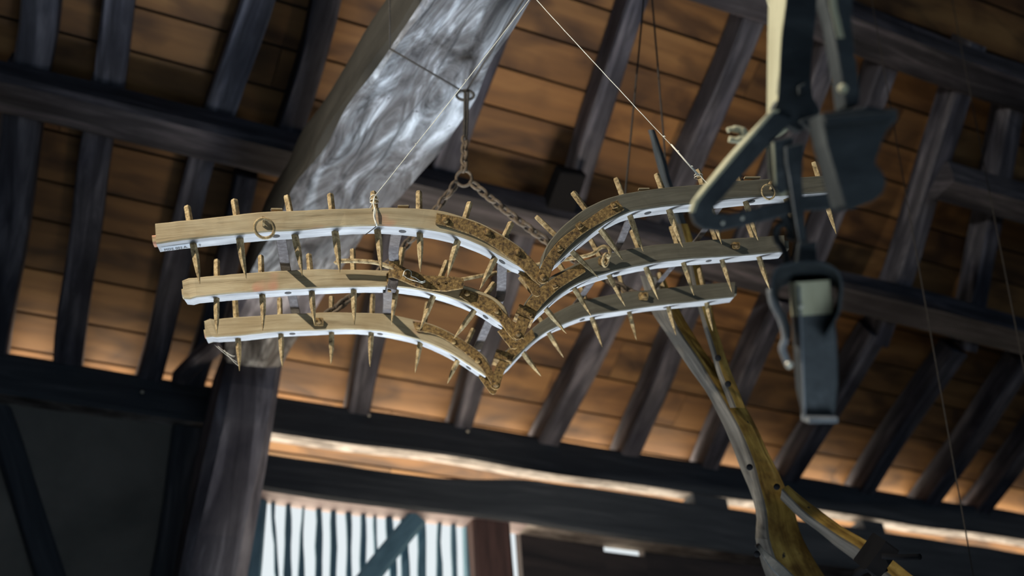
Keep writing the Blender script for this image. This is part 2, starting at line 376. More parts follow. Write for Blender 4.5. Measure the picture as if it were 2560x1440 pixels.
# back wall panels: plaster on the left, tarred boards on the right, a low wall under the slatted opening
def slab(x0, x1, y0, y1, z0, z1, m, nm='wall_back'):
    return tag(MB().box(((x0+x1)/2, (y0+y1)/2, (z0+z1)/2), (x1-x0, 0, 0), (0, y1-y0, 0), (0, 0, z1-z0)).build(nm, m), kind='structure')
slab(XL, 0.98, 6.14, 6.26, 0, 5.2, M_PLASTER)
slab(0.98, 2.95, 6.12, 6.26, 0, 3.35, M_BOARDWALL)
xs0 = YP((1297, 1380), 6.2).x; xa = YP((1501, 1360), 6.2).x; xb = YP((1601, 1360), 6.2).x
zs = YP((1550, 1390), 6.2).z
slab(xs0, xa, 6.16, 6.24, 0, 4.80, M_BOARDWALL)
slab(xa, xb, 6.16, 6.24, 0, zs, M_BOARDWALL)
slab(xb, XR, 6.16, 6.24, 0, 4.80, M_BOARDWALL)

X = Vector((1, 0, 0)); Y = Vector((0, 1, 0)); Z = Vector((0, 0, 1))
# ------------------------------------------------------------------ wall plate, second rail, studs
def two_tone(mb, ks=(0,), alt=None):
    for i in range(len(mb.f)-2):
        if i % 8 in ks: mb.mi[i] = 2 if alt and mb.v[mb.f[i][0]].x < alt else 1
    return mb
pl = two_tone(timber((XL, 6.10, 5.13), (XR, 6.08, 5.27), 0.15, 0.27, Y, Z, 120, 0.02, 0.02, freq=0.9)).build('wall_plate', [M_PLATE, M_LITUNDER])
tag(pl, 'long black beam that carries the lower ends of the rafters', 'beam')
rmb = MB(); rr = []
for i in range(121):
    x = 1.06+(XR-1.06)*i/120; k = Vector((x*.9, 2, 2)); e = min(max((x-2.3)/.7, 0), 1)
    top = 5.0+.095*e+noise.noise(k*2)*.02; zb_ = 4.745+noise.noise(k+Vector((0, 5, 0)))*.018
    cs = chamf((x, 5.99, zb_), (x, 6.19, zb_), (x, 6.19, top), (x, 5.99, top), .02)
    rr.append([q+Y*noise.noise(k+Vector((0, 0, j//2*2)))*.015 for j, q in enumerate(cs)])
rl = two_tone(rmb.loft(rr), (0,), 2.86).build('wall_rail', [M_PLATE, M_LITUNDER, M_SHADEUNDER])
tag(rl, 'dark rail below the pale gap, running over the slatted opening', 'beam')
blk = [(1726, 1815), (2130, 2190)]
for k, (a, b) in enumerate(blk):
    xa_, xb_ = YP((a, 1250), 6.05).x, YP((b, 1290), 6.05).x
    o = MB().box(((xa_+xb_)/2, 6.1, 5.08), (xb_-xa_, 0, 0), (0, 0.2, 0), (0, 0, 0.2), ch=0.008).build('spacer_block', M_PLATE)
    tag(o, ['dark block closing the pale gap, left of the forked plough', 'dark block closing the pale gap, right of the forked plough'][k], 'block', 'blocks between plate and rail')
po = timber((0.70+.165, 5.86, 3.3), (0.79+.165, 5.86, 5.05), 0.335, 0.001, X, Y, 4)
rings = []
for i in range(28):
    z = 5.44*i/27; c = Vector((0.93-0.05*(5.06-z), 5.84, z)); k = Vector((z*0.9, 4, 1))
    e_ = min(max((z-3.9)/1.3, 0), 1); e_ = e_*e_*(3-2*e_)
    cs = rect(c-Y*.17*e_, X*0.34, Y*(0.36+.34*e_), 0.05)
    rings.append([q+noise.noise_vector(k+Vector((0, 0.9*(j//2), 0)))*0.03 for j, q in enumerate(cs)])
tag(MB().loft(rings).build('wall_post', M_POST), 'thick weathered grey post standing left of the slatted opening', 'post')
tag(timber((0.735, 6.08, 0), (0.735, 6.08, 5.15), 0.26, 0.16, X, Y, 20, 0.012).build('wall_stud', M_PLATE), 'dark upright stud between plaster panel and thick grey post', 'post')
a = YP((1215, 1340), 6.03); 
tag(timber((2.70, 6.02, 0), (2.70, 6.02, 4.75), 0.27, 0.18, X, Y, 20, 0.012).build('wall_stud', M_RED), 'red-brown upright stud right of the slatted opening', 'post')
xj = YP((1183, 1380), 6.12).x
tag(timber((xj+.0, 6.12, 3.3), (xj, 6.12, 4.76), 0.085, 0.1, X, Y, 10, 0.006).build('window_jamb', M_SLAT), 'narrow bluish jamb on the right edge of the slatted opening', 'jamb')
xj = YP((632, 1380), 6.12).x
tag(timber((xj, 6.12, 3.3), (xj+.01, 6.12, 4.76), 0.12, 0.1, X, Y, 10, 0.006).build('window_jamb', M_SLAT), 'dark bluish jamb between thick post and slatted opening', 'jamb')
a = YP((-10, 1010), 6.1); b = YP((150, 1500), 6.1)
tag(timber(a, b, 0.17, 0.08, X, Y, 12, 0.015).build('wall_brace', M_PLATE), 'dark slanting brace let into the plaster panel', 'brace')
# ------------------------------------------------------------------ slats
top_e = [(679, 688), (714, 726), (755, 760), (789, 804), (828, 841), (863, 876), (901, 914), (934, 939), (965, 983), (1003, 1021), (1043, 1062), (1092, 1102), (1129, 1140)]
bot_e = [(689, 695), (711, 729), (746, 761), (787, 803), (826, 841), (865, 880), (903, 916), (936, 946), (972, 990), (1005, 1023), (1045, 1066), (1091, 1104), (1129, 1142)]
for k, ((a, b), (c, d)) in enumerate(zip(top_e, bot_e)):
    yt = 1267+(a-665)*0.105
    rings = []
    A = YP((a, yt), 6.15); B = YP((b, yt), 6.15); C_ = YP((c, 1440), 6.15); D_ = YP((d, 1440), 6.15)
    for i in range(14):
        t_ = -0.25+2.6*i/13
        l = A.lerp(C_, t_); r = B.lerp(D_, t_); z = l.z
        wv = noise.noise(Vector((z*4, k*3.3, 0)))*0.012; wd = noise.noise(Vector((z*5, k*7.3, 4)))*0.008
        l = Vector((l.x+wv-wd, 6.14, z)); r = Vector((r.x+wv+wd, 6.14, z))
        if r.x-l.x < 0.012: m_ = (l.x+r.x)/2; l.x = m_-.006; r.x = m_+.006
        rings.append([l, r, r+Y*0.02, l+Y*0.02])
    o = MB().loft(rings).build('window_slat', M_SLAT)
    nm = ['first', 'second', 'third', 'fourth', 'fifth', 'sixth', 'seventh', 'eighth', 'ninth', 'tenth', 'eleventh', 'twelfth', 'last'][k]
    ex = {2: 'thin ', 7: 'thin ', 0: 'short thin '}.get(k, '')
    tag(o, 'rough %supright slat, %s from the left in the bright opening' % (ex, nm), 'slat', 'upright slats of the bright opening')
a = YP((1046, 1290), 6.05); b = YP((915, 1450), 6.05)
dr = (b-a).normalized(); sd = dr.cross(Y).normalized()
tag(timber(a-dr*0.0+Vector((0, 0, 0)), b+dr*0.6, 0.13, 0.08, sd, Y, 14, 0.01).build('window_brace', M_SLAT), 'dark blue-grey brace slanting across the bright slatted opening', 'brace')

# ------------------------------------------------------------------ rafters
def rafter(pb, pt, w, lab, h=RAFT_T, ext=(0.22, 0.3), m=M_RAFT, grp='rafters under the roof boards', wob=0.016):
    a = UPL(pb); b = UPL(pt); d_ = (b-a).normalized()
    a = a-d_*ext[0]; b = b+d_*ext[1]
    o = timber(a, b, w, h, X, NR, None, wob, 0.014, bow=random.uniform(-.02, .02)).build('rafter', m)
    tag(o, lab, 'rafter', grp)
gl = 'rafters between wall plate and lower purlin'; gu = 'rafters above the lower purlin'
rafter((-25, 860), (45, 300), 0.20, 'dark rafter at the far left edge, below the lower purlin', grp=gl)
rafter((172, 905), (250, 345), 0.165, 'second rafter from the left edge, below the lower purlin', grp=gl)
rafter((372, 932), (500, 425), 0.15, 'third rafter from the left edge, behind the harrow bar ends', grp=gl)
rafter((490, 950), (590, 560), 0.13, 'half-hidden rafter squeezed in left of the tie beam', grp=gl)
rafter((900, 1022), (985, 620), 0.155, 'rafter seen below the left harrow half, first right of the grey post', grp=gl)
rafter((1160, 1060), (1300, 640), 0.14, 'rafter rising behind the hinge point of the harrow', grp=gl)
rafter((1385, 1095), (1560, 760), 0.165, 'rafter seen just right of the lowest harrow hinge', grp=gl)
rafter((1588, 1118), (1725, 800), 0.155, 'rafter just left of the forked plough strands', grp=gl)
rafter((1788, 1150), (1920, 850), 0.155, 'rafter passing behind the forked plough', grp=gl)
rafter((1990, 1183), (2150, 925), 0.155, 'rafter below the hanging iron blade', grp=gl)
rafter((2190, 1205), (2350, 965), 0.15, 'third rafter from the right edge, below the lower purlin', grp=gl)
rafter((2350, 1235), (2520, 990), 0.16, 'second rafter from the right edge, below the lower purlin', grp=gl)
rafter((2480, 1255), (2660, 1015), 0.155, 'rafter running out of the lower right edge', grp=gl)
rafter((70, 185), (92, 0), 0.18, 'dim rafter in the dark top left corner', grp=gu)
rafter((278, 190), (298, 0), 0.155, 'pale streaked rafter near the top left, above the purlin', grp=gu)
rafter((560, 268), (646, 0), 0.17, 'grey rafter at top left, next one to the tie beam side', grp=gu)
rafter((722, 330), (812, 0), 0.15, 'dark rafter against the left side of the tie beam', grp=gu)
rafter((1110, 440), (1262, 30), 0.17, 'rafter along the right edge of the bleached tie beam', grp=gu, wob=.01)
rafter((1447, 490), (1600, 0), 0.13, 'pale grey rafter crossed by the right-hand string', grp=gu)
rafter((1640, 640), (1905, 5), 0.15, 'pale grey rafter left of the hanging tackle', grp=gu)
rafter((1900, 590), (2090, 120), 0.15, 'rafter behind the triangular hanging tackle', grp=gu)
rafter((2030, 700), (2225, 175), 0.15, 'rafter emerging below the dark wooden pulley block', grp=gu)
rafter((2225, 800), (2410, 225), 0.15, 'dim rafter right of the dark pulley block', grp=gu)
rafter((2440, 820), (2545, 290), 0.15, 'dim rafter near the upper right edge', grp=gu)
a = UPL((1405, 465)); 
tag(MB().box(a-NR*0.06, X*0.17, SD*0.26, NR*0.12, ch=0.01, seg=3, jit=.02).build('roof_cleat', M_BLACK), 'dark wooden cleat beside a rafter, above the harrow hinge', 'cleat')

# ------------------------------------------------------------------ purlins
yf = UPL((350, 225)).y; zb = YP((400, 290), yf).z; yb = ZP((380, 375), zb).y
PW = min(max(yb-yf, 0.16), 0.4); PH = zroof(yf)-zb
print('purlin', yf, zb, yb, PH)
def purlin(y0, x0, x1, w, h, lab, nm='purlin', m=M_OAK, wob=0.035):
    # top follows the rafters' underside
    rings = []; sd = Vector((y0*3, 1, 5)); n = int((x1-x0)/0.16)
    for i in range(n+1):
        x = x0+(x1-x0)*i/n; zt = zroof(y0)-0.0
        a = Vector((x, y0, zt-h)); b = Vector((x, y0+w, zt-h)); c = Vector((x, y0+w, zroof(y0+w))); d = Vector((x, y0, zt))
        k = Vector((x*0.8, 0, 0))+sd
        r = chamf(a, b, c, d, 0.03)
        s0 = noise.noise(k)*wob
        out = []
        for j, q in enumerate(r):
            dz = noise.noise(k*1.5+Vector((0, 1.7*(j//2), 3)))*wob*0.6
            low = q.z < zt-h*0.4
            out.append(q+Vector((0, s0+dz*0.6, (s0*0.6+dz) if low else 0)))
        rings.append(out)
    return tag(MB().loft(rings).build(nm, m), lab, 'purlin', 'purlins under the rafters')
purlin(yf, XL, XR, PW, PH, 'long hewn purlin crossing behind the harrow at mid height')
purlin(yf-1.53, XL, XR, PW, PH, 'hewn purlin across the dark upper right corner')
yq = UPL((2460, 590)).y
xq = UPL((2300, 520)).x
purlin(yq-0.42, xq, XR, PW*0.9, 0.20, 'short extra purlin with a stepped end near the right edge')

# ------------------------------------------------------------------ tie beam (natural curved oak)
Lp = [(1240, -230), (1120, -90), (1055, 0), (995, 85), (923, 194), (868, 272), (794, 389), (752, 451), (690, 560), (620, 700), (566, 850), (558, 900)]
Rp = [(1500, -260), (1400, -110), (1330, 0), (1258, 112), (1215, 195), (1172, 270), (1088, 385), (981, 510), (912, 588), (808, 740), (735, 860), (706, 915)]
L3 = rs([ZP(q, 5.05) for q in Lp], 46); R3 = rs([ZP(q, 5.05) for q in Rp], 46)
rings = []
for i, (a, b) in enumerate(zip(L3, R3)):
    k = Vector((i*0.16, 0, 0)); w = (b-a)
    tp = Vector((0, 0, 0.36))
    r = [a, a.lerp(b, .06)-Z*.012, a.lerp(b, .35)-Z*.012, a.lerp(b, .7)-Z*.008, a.lerp(b, .94)-Z*.004, b, b+tp*.5+X*.01, b+tp*.93, b.lerp(a, .1)+tp, a.lerp(b, .1)+tp, a+tp*.93, a+tp*.5-X*.02, a+tp*.1-X*.012]
    rings.append([q+noise.noise_vector(k*1.6+Vector((0, j*0.45, 0)))*0.022 for j, q in enumerate(r)])
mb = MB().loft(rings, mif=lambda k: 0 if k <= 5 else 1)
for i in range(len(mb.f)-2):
    if i//12 >= 37 and i % 12 <= 5: mb.mi[i] = 2  # far underside end takes post oak, standing in for its shade
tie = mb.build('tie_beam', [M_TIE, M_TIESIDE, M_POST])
tag(tie, 'huge curved bleached oak beam descending diagonally behind the left harrow half', 'beam')
a = YP((448, 962), 5.95); b = ZP((585, 835), 5.08)
tag(timber(a, b, 0.10, 0.10, (b-a).cross(Z), Z, 8, 0.012).build('knee_brace', M_POST), 'short slanting brace left of the thick grey post', 'brace')
for k, q in enumerate(((355, 982), (922, 1040), (1168, 1080))):
    p = YP(q, 6.0); o = MB().dome((p.x, 5.992, p.z), -Y, 0.011, 0.009).build('bolt_head', M_PIN)
    tag(o, ['shiny bolt head on the beam above the plaster panel', 'shiny bolt head on the beam above the slatted opening, left one', 'shiny bolt head on the beam below the harrow hinge'][k], 'bolt', 'bolt heads on the wall plate')

# ================================================================== HARROW
WV = ray(920, 1735).normalized(); D0 = 2.7
DP = [CAM.dot(WV)+D0, CAM.dot(WV)+D0/0.86, CAM.dot(WV)+D0/0.765]
H = lambda q, k, off=0.0: hit(q, WV, DP[k]+off)
TH = 0.062
hinge0 = H((1355, 690), 0)
harrow = empty('harrow', hinge0)
tag(harrow, 'old hinged spike harrow of six arched wooden bars with iron teeth, hanging on strings', 'harrow')
bars = {
 'TL': (0, [(387,557),(479,548),(560,539),(678,528),(829,522),(900,519),(1000,518),(1091,524),(1157,541),(1211,561),(1262,590),(1308,622),(1332,650)],
           [(391,609),(490,596),(613,584),(714,577),(829,568),(900,564),(978,565),(1056,572),(1133,588),(1203,613),(1242,634),(1289,662),(1312,676)]),
 'TR': (0, [(1350,650),(1365,615),(1386,587),(1417,556),(1462,521),(1504,501),(1546,487),(1591,478),(1667,468),(1754,459),(1830,452),(1903,447),(2006,441),(2108,436)],
           [(1384,668),(1400,650),(1418,633),(1445,610),(1500,567),(1535,547),(1577,530),(1620,522),(1667,515),(1733,508),(1806,499),(1910,491),(2006,485),(2106,479)]),
 'ML': (1, [(456,698),(533,689),(649,680),(775,673),(848,672),(920,673),(990,678),(1060,688),(1130,704),(1203,728),(1242,747),(1266,769),(1276,790)],
           [(461,745),(541,738),(667,727),(793,719),(860,716),(930,716),(1001,718),(1075,730),(1133,747),(1192,771),(1225,790),(1246,805),(1260,817)]),
 'MR': (1, [(1300,778),(1318,748),(1340,722),(1372,693),(1424,667),(1480,645),(1549,626),(1632,612),(1702,606),(1764,600),(1841,595),(1900,591),(1962,587)],
           [(1318,812),(1340,790),(1365,766),(1400,735),(1440,711),(1494,689),(1563,671),(1632,658),(1719,648),(1806,641),(1876,636),(1930,632),(1962,629)]),
 'BL': (2, [(511,801),(577,794),(667,787),(793,781),(850,780),(902,781),(960,784),(1010,791),(1060,804),(1114,825),(1172,858),(1211,889),(1232,918)],
           [(516,844),(598,839),(685,830),(793,825),(850,823),(902,823),(958,829),(1017,841),(1075,860),(1133,887),(1172,912),(1200,932),(1212,942)]),
 'BR': (2, [(1245,905),(1262,880),(1289,858),(1328,822),(1372,790),(1441,757),(1494,742),(1563,730),(1632,723),(1719,714),(1806,706),(1838,704)],
           [(1262,932),(1275,915),(1294,894),(1325,862),(1365,830),(1417,807),(1473,789),(1563,775),(1650,763),(1737,754),(1800,747),(1836,743)]),
}
blab = {'TL': 'beige dusty bar with reddish stain', 'TR': 'grey bar, painted darker as shaded', 'ML': 'beige dusty bar', 'MR': 'grey bar, painted darker as shaded', 'BL': 'beige dusty bar', 'BR': 'grey bar, painted darker as shaded'}  # the grey of the right bars holds their shade
beams = {}; EDGE = {}
NS = 60
for key, (pk, tp, bt) in bars.items():
    T = rs([H(q, pk) for q in tp], NS); B = rs([H(q, pk) for q in bt], NS)
    EDGE[key] = (T, B)
    rings = []
    for i in range(NS):
        a, b = T[i], B[i]; c = b+WV*TH; d_ = a+WV*TH
        r = chamf(a, b, c, d_, 0.0035)
        lo = i/(NS-1); end = 0
        if key in ('ML', 'BL') and i < 2: end = 1
        out = []
        for j, q in enumerate(r):
            n_ = noise.noise_vector(q*9)*0.0022+noise.noise_vector(q*40)*0.0008
            if end: n_ = n_*1+noise.noise_vector(q*60)*0.008
            out.append(q+n_)
        rings.append(out)
    if key in ('TL', 'ML', 'BL'):      # rounded lower nose at the hinge end
        for e, s_ in ((NS-1, .5), (NS-2, .2)):
            c = sum(rings[e], Vector())/8; rings[e] = [q.lerp(c, s_*0.55) for q in rings[e]]
    else:
        for e, s_ in ((0, .5), (1, .2)):
            c = sum(rings[e], Vector())/8; rings[e] = [q.lerp(c, s_*0.5) for q in rings[e]]
    mb = MB().loft(rings)
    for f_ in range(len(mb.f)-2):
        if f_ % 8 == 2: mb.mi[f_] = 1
    # ragged tenon stub at outer left ends
    if key in ('TL', 'ML', 'BL'):
        c = (T[0]+B[0])/2+WV*TH*0.5; ax = (T[0]-T[3]).normalized(); vv = (T[0]-B[0])
        mb.box(c+ax*0.002-vv*0.12, ax*0.016, vv*0.42, WV*TH*0.5, ch=0.005, seg=4, jit=0.012)
    else:
        c = (T[-1]+B[-1])/2+WV*TH*0.5; ax = (T[-1]-T[-4]).normalized(); vv = (T[-1]-B[-1])
        mb.box(c+ax*0.004, ax*0.02, vv*0.6, WV*TH*0.6, ch=0.004, seg=2, jit=0.008)
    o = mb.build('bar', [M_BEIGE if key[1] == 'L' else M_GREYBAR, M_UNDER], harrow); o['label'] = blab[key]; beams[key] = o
def near(poly, p):
    best = min(range(len(poly)), key=lambda i: (poly[i]-p).length); return best
# dark peg ends on the undersides, splinters on top
pegs = {'TL': [(697,589),(1003,576),(1258,657)], 'TR': [(1620,533),(1876,505),(1408,652)], 'ML': [(715,735),(1207,797)], 'MR': [(1542,686),(1768,650),(1432,728)], 'BL': [(733,833),(950,835),(1165,920)], 'BR': [(1460,797),(1660,766)]}
for key, L in pegs.items():
    pk = bars[key][0]; T, B = EDGE[key]
    for q in L:
        p = H(q, pk, TH*0.5); i = near([b+WV*TH*.5 for b in B], p); i = min(max(i, 1), NS-2)
        ax = (B[i+1]-B[i-1]).normalized(); dn_ = (B[i]-T[i]).normalized(); dn_ = (dn_-ax*dn_.dot(ax)).normalized()
        c = B[i]+WV*TH*0.5
        mb = MB(); r = 0.0105
        rings = [[c+dn_*(-0.012+h_)+(ax*math.cos(2*math.pi*k/14)+WV*math.sin(2*math.pi*k/14))*rr for k in range(14)] for h_, rr in ((0, r), (0.0126, r), (0.0134, r*.8), (0.0136, r*.5))]
        mb.loft(rings).build('peg', M_HOLE, beams[key])
for q, pk, w_ in (((693, 526), 0, .03), ((1007, 516), 0, .03), ((1608, 474), 0, .03), ((1880, 446), 0, .045)):
    p = H(q, pk, 0.012)
    MB().box(p+UP*0.001, RT*w_, UP*0.004, WV*0.012, ch=0.001, seg=4, jit=0.004).build('splinter', M_BEIGE, beams['TL' if q[0] < 1300 else 'TR'])

# teeth: (plane, stub top, tip)
teeth = [
 (0,(468,515),(500,711)),(0,(585,499),(616,697)),(0,(717,489),(756,690)),(0,(825,485),(849,682)),(0,(933,479),(953,679)),(0,(1047,478),(1051,680)),(0,(1175,506),(1118,694)),(0,(1279,556),(1199,724)),
 (0,(1340,541),(1496,694)),(0,(1432,480),(1557,650)),(0,(1540,446),(1608,629)),(0,(1641,435),(1707,618)),(0,(1744,424),(1804,610)),(0,(1836,415),(1895,601)),(0,(1940,410),(1992,592)),(0,(2034,406),(2091,586)),
 (1,(542,649),(543,836)),(1,(652,639),(657,827)),(1,(772,635),(787,814)),(1,(882,623),(886,812)),(1,(1006,619),(979,811)),(1,(1118,652),(1049,826)),(1,(1236,707),(1134,847)),
 (1,(1300,692),(1416,834)),(1,(1380,632),(1478,790)),(1,(1474,594),(1563,766)),(1,(1579,576),(1646,750)),(1,(1678,566),(1735,739)),(1,(1775,556),(1830,731)),(1,(1868,552),(1926,727)),
 (2,(587,742),(599,928)),(2,(699,745),(706,919)),(2,(829,741),(827,912)),(2,(932,736),(925,917)),(2,(1070,755),(1038,933)),(2,(1184,822),(1118,960)),
 (2,(1262,820),(1353,941)),(2,(1330,762),(1409,894)),(2,(1448,705),(1506,868)),(2,(1548,688),(1592,852)),(2,(1648,682),(1690,838)),(2,(1748,672),(1782,828)),
]
for k, (pk, a, b) in enumerate(teeth):
    A = H(a, pk, TH*0.5); Bp = H(b, pk, TH*0.5); ax = (Bp-A).normalized(); L = (Bp-A).length
    rot = math.radians(38+random.uniform(-12, 12)); e1 = (WV*math.cos(rot)+ax.cross(WV)*math.sin(rot)).normalized(); e2 = ax.cross(e1)
    hw = 0.0070; rings = []
    prof = [(0, .8), (.02, 1), (.25, 1), (.5, 1.0), (.62, 1.04), (.74, .92), (.85, .66), (.94, .34), (1.0, .06)]
    bend = random.uniform(-1, 1)*0.0035
    for t_, s_ in prof:
        c = A+ax*L*t_+e1*bend*math.sin(math.pi*max(0, (t_-.4)/.6))
        rings.append([c+q+noise.noise_vector((c+q)*60)*0.0012*(1 if t_ < .95 else .3) for q in rect(Vector(), e1*2*hw*s_, e2*2*hw*s_, 0.0012*s_)])
    MB().loft(rings).build('tooth', M_TOOTH, harrow)

# iron cross straps lying over the bars (plane 0 -> 1 -> 2)
def strap(p3, w, seg=8):
    pts = [H(q, k, TH*0.5)+UP*(0.004 if k else -0.004) for k, q in enumerate(p3)]
    ex = [H(p3[0], 0)-WV*0.0]
    d1 = (pts[1]-pts[0]).normalized(); d2 = (pts[2]-pts[1]).normalized()
    path = [pts[0]-d1*0.002, pts[0], pts[0].lerp(pts[1], .5)+UP*0.004, pts[1], pts[1].lerp(pts[2], .5)+UP*0.003, pts[2], pts[2]+d2*0.04]
    path = rs(path, 26); rings = []
    for i, p in enumerate(path):
        t_ = (path[min(i+1, 25)]-path[max(i-1, 0)]).normalized(); s_ = t_.cross(UP).normalized(); u_ = s_.cross(t_)
        rings.append([q for q in rect(p, s_*w, u_*0.006, 0.0015)])
    return MB().loft(rings).build('cross_strap', M_STRAP, harrow)
strap([(690,521),(714,672),(738,778)], 0.030)
strap([(1262,584),(1250,748),(1196,868)], 0.030)
strap([(1610,470),(1543,622),(1448,752)], 0.024)
strap([(1850,446),(1748,596),(1640,718)], 0.020)
# second strap: dives in front of the middle bar as a rusty clasp
pts = [H((1010,514),0,.03), H((993,575),0,.045), H((984,625),1,-.12), H((985,655),1,-.035), H((984,700),1,-.014), H((978,724),1,-.008), H((976,730),1,.02), H((974,735),1,TH+.01)]
P = rs(pts, 30); rings = []
for i, p in enumerate(P):
    t_ = (P[min(i+1, 29)]-P[max(i-1, 0)]).normalized(); s_ = RT-t_*RT.dot(t_); s_.normalize(); u_ = s_.cross(t_)
    rings.append(rect(p, s_*0.031, u_*0.006, 0.0015))
cl = MB().loft(rings).build('clasp_strap', M_STRAP, harrow)
mb = MB(); pc = [H(q, 1, -0.040+0.018*i/3) for i, q in enumerate(((986,652),(986,668),(985,682),(984,694)))]
mb.loft([rect(p, RT*0.033, WV*0.007, 0.0015) for p in pc]).build('rusty_sleeve', M_IRON, cl)
mb = MB().prism([H(q, 1, -0.006) for q in ((966,684),(975,678),(978,728),(969,727))], WV*0.01); mb.build('rusty_wedge', M_IRON, cl)
pts = [H((970,730),1,.03), H((970,757),1,.16), H((968,783),2,.02), H((968,783),2,.06)]
P = rs(pts, 14); rings = []
for i, p in enumerate(P):
    t_ = (P[min(i+1, 13)]-P[max(i-1, 0)]).normalized(); s_ = t_.cross(UP).normalized(); rings.append(rect(p, s_*0.032, s_.cross(t_)*0.006, 0.0015))
MB().loft(rings).build('cross_strap', M_STRAP, harrow)

# hinge straps (front leaves) with bolts
def strip(top_, bot, pk, off, th=0.008, n=26, name='hinge_strap', par=harrow, m=M_IRON):
    T = rs([H(q, pk, off) for q in top_], n); B = rs([H(q, pk, off) for q in bot], n); rings = []
    for a, b in zip(T, B):
        r = chamf(a, b, b+WV*th, a+WV*th, 0.0015)
        rings.append([q+noise.noise_vector(q*70)*0.0007 for q in r])
    return MB().loft(rings).build(name, m, par)
def bolts(st, qs, pk, off, sq=False, r=0.0105):
    for q in qs:
        p = H(q, pk, off); mb = MB()
        if sq:
            a = random.uniform(.2, .7); e1 = (RT*math.cos(a)+UP*math.sin(a)); e2 = WV.cross(e1).normalized(); e1 = e2.cross(WV)
            mb.box(p-WV*0.006, WV*0.014, e1*r*1.7, e2*r*1.7, ch=0.002)
            mb.dome(p-WV*0.012, -WV, r*.55, r*.6, 8)
        else: mb.dome(p, -WV, r, r*0.9, 12)
        mb.build('bolt', M_IRON, st)
s = strip([(1092,532),(1149,543),(1203,561),(1250,587),(1289,611),(1328,645),(1358,683)], [(1089,559),(1133,570),(1196,594),(1242,621),(1289,657),(1320,684),(1344,708)], 0, -.0085)
bolts(s, [(1114,551),(1219,582),(1295,632)], 0, -.0085)
s = strip([(1328,646),(1345,665),(1362,690)], [(1318,682),(1330,696),(1350,712)], 0, -.0075, name='hinge_strap')
s = strip([(1543,500),(1494,530),(1442,567),(1403,596),(1372,632),(1352,666),(1343,694)], [(1561,523),(1514,549),(1455,585),(1415,622),(1392,652),(1379,678),(1371,704)], 0, -.016)
bolts(s, [(1534,516),(1448,567),(1396,622)], 0, -.016, True); bolts(s, [(1358,694)], 0, -.016)
def eye(q, pk, off, r, th=0.008, m=M_IRON, name='hinge_eye'):
    p = H(q, pk, off); e1 = WV.orthogonal().normalized(); e2 = WV.cross(e1)
    MB().loft([[p+WV*h_+(e1*math.cos(2*math.pi*k/20)+e2*math.sin(2*math.pi*k/20))*r for k in range(20)] for h_ in (0, th)], smooth=False).build(name, m, harrow)
eye((1357,694), 0, -.0165, 0.0155)
# rear leaves at each hinge
s = strip([(1318,668),(1334,690),(1352,722)], [(1296,682),(1312,704),(1334,738)], 0, .03, 0.008)
eye((1342,729), 0, .03, 0.0125)
s = strip([(1158,722),(1203,736),(1234,751),(1262,782),(1284,806),(1302,832)], [(1149,740),(1196,771),(1240,794),(1262,822),(1277,842),(1290,851)], 1, -.0085)
bolts(s, [(1168,734),(1242,778)], 1, -.0085)
s = strip([(1283,803),(1303,826)], [(1268,828),(1290,850)], 1, -.0075)
s = strip([(1457,656),(1403,684),(1367,707),(1332,738),(1300,782),(1283,834)], [(1464,679),(1403,717),(1368,748),(1345,775),(1326,802),(1309,846)], 1, -.016)
bolts(s, [(1386,716)], 1, -.016, True); bolts(s, [(1295,835)], 1, -.016)
eye((1295,836), 1, -.0165, 0.0155)
s = strip([(1262,818),(1277,836),(1296,862)], [(1244,828),(1258,846),(1278,872)], 1, .03, 0.008); eye((1286,862), 1, .03, 0.0125)
s = strip([(1032,803),(1075,811),(1133,837),(1188,872),(1213,900),(1244,946)], [(1040,826),(1094,838),(1149,872),(1196,911),(1214,936),(1230,962)], 2, -.0085)
bolts(s, [(1046,817),(1133,854),(1194,901)], 2, -.0085)
s = strip([(1330,822),(1289,858),(1262,884),(1240,915),(1229,955)], [(1338,843),(1300,880),(1280,900),(1262,926),(1249,968)], 2, -.016)
bolts(s, [(1240,962)], 2, -.016); eye((1239,962), 2, -.0165, 0.0155)
s = strip([(1212,930),(1225,950),(1240,972)], [(1196,940),(1208,958),(1226,982)], 2, .03, 0.008); eye((1233,976), 2, .03, 0.0125)
# clamp bands round the right-hand bars near the hinge
for q0, q1, pk in (((1296,770),(1338,788),1), ((1240,884),(1281,896),2)):
    a = H(q0, pk, -.022); b = H(q1, pk, -.022); e = (b-a); v = WV.cross(e).normalized()
    mb = MB(); mb.box((a+b)/2+WV*0.004, e, v*0.032, WV*0.012, ch=0.003, seg=4, jit=.003)
    mb.box((a+b)/2+WV*0.045, e*1.05, v*0.030, WV*0.09, ch=0.003)
    c = mb.build('clamp_band', M_IRON, harrow)
    MB().torus(b-e*0.22-WV*0.004+v*0.006, e, v, .005, .005, .0015, 14, 6).build('rivet', M_IRON, c)

# rings with staples
def ring_staple(q, q0, pk, R, r):
    st = MB()
    a = H(q0, pk, 0.006); c = H(q, pk, -0.014)
    st.box(a-WV*0.008-UP*0.002, WV*0.03, RT*0.009, UP*0.010, ch=0.002)
    st.tube(rs([a-WV*0.018, a-WV*0.024-UP*0.008, a-WV*0.016-UP*0.018, a-WV*0.0-UP*0.018], 8), 0.004)
    s_ = st.build('staple', M_TOOTH, harrow)
    MB().torus(c, RT*0.95+WV*.25, UP, R, R, r, 28, 8).build('ring', M_TOOTH, s_)
ring_staple((661,571), (660,552), 0, 0.0255, 0.0042)
ring_staple((1921,480), (1922,462), 0, 0.0205, 0.0030)
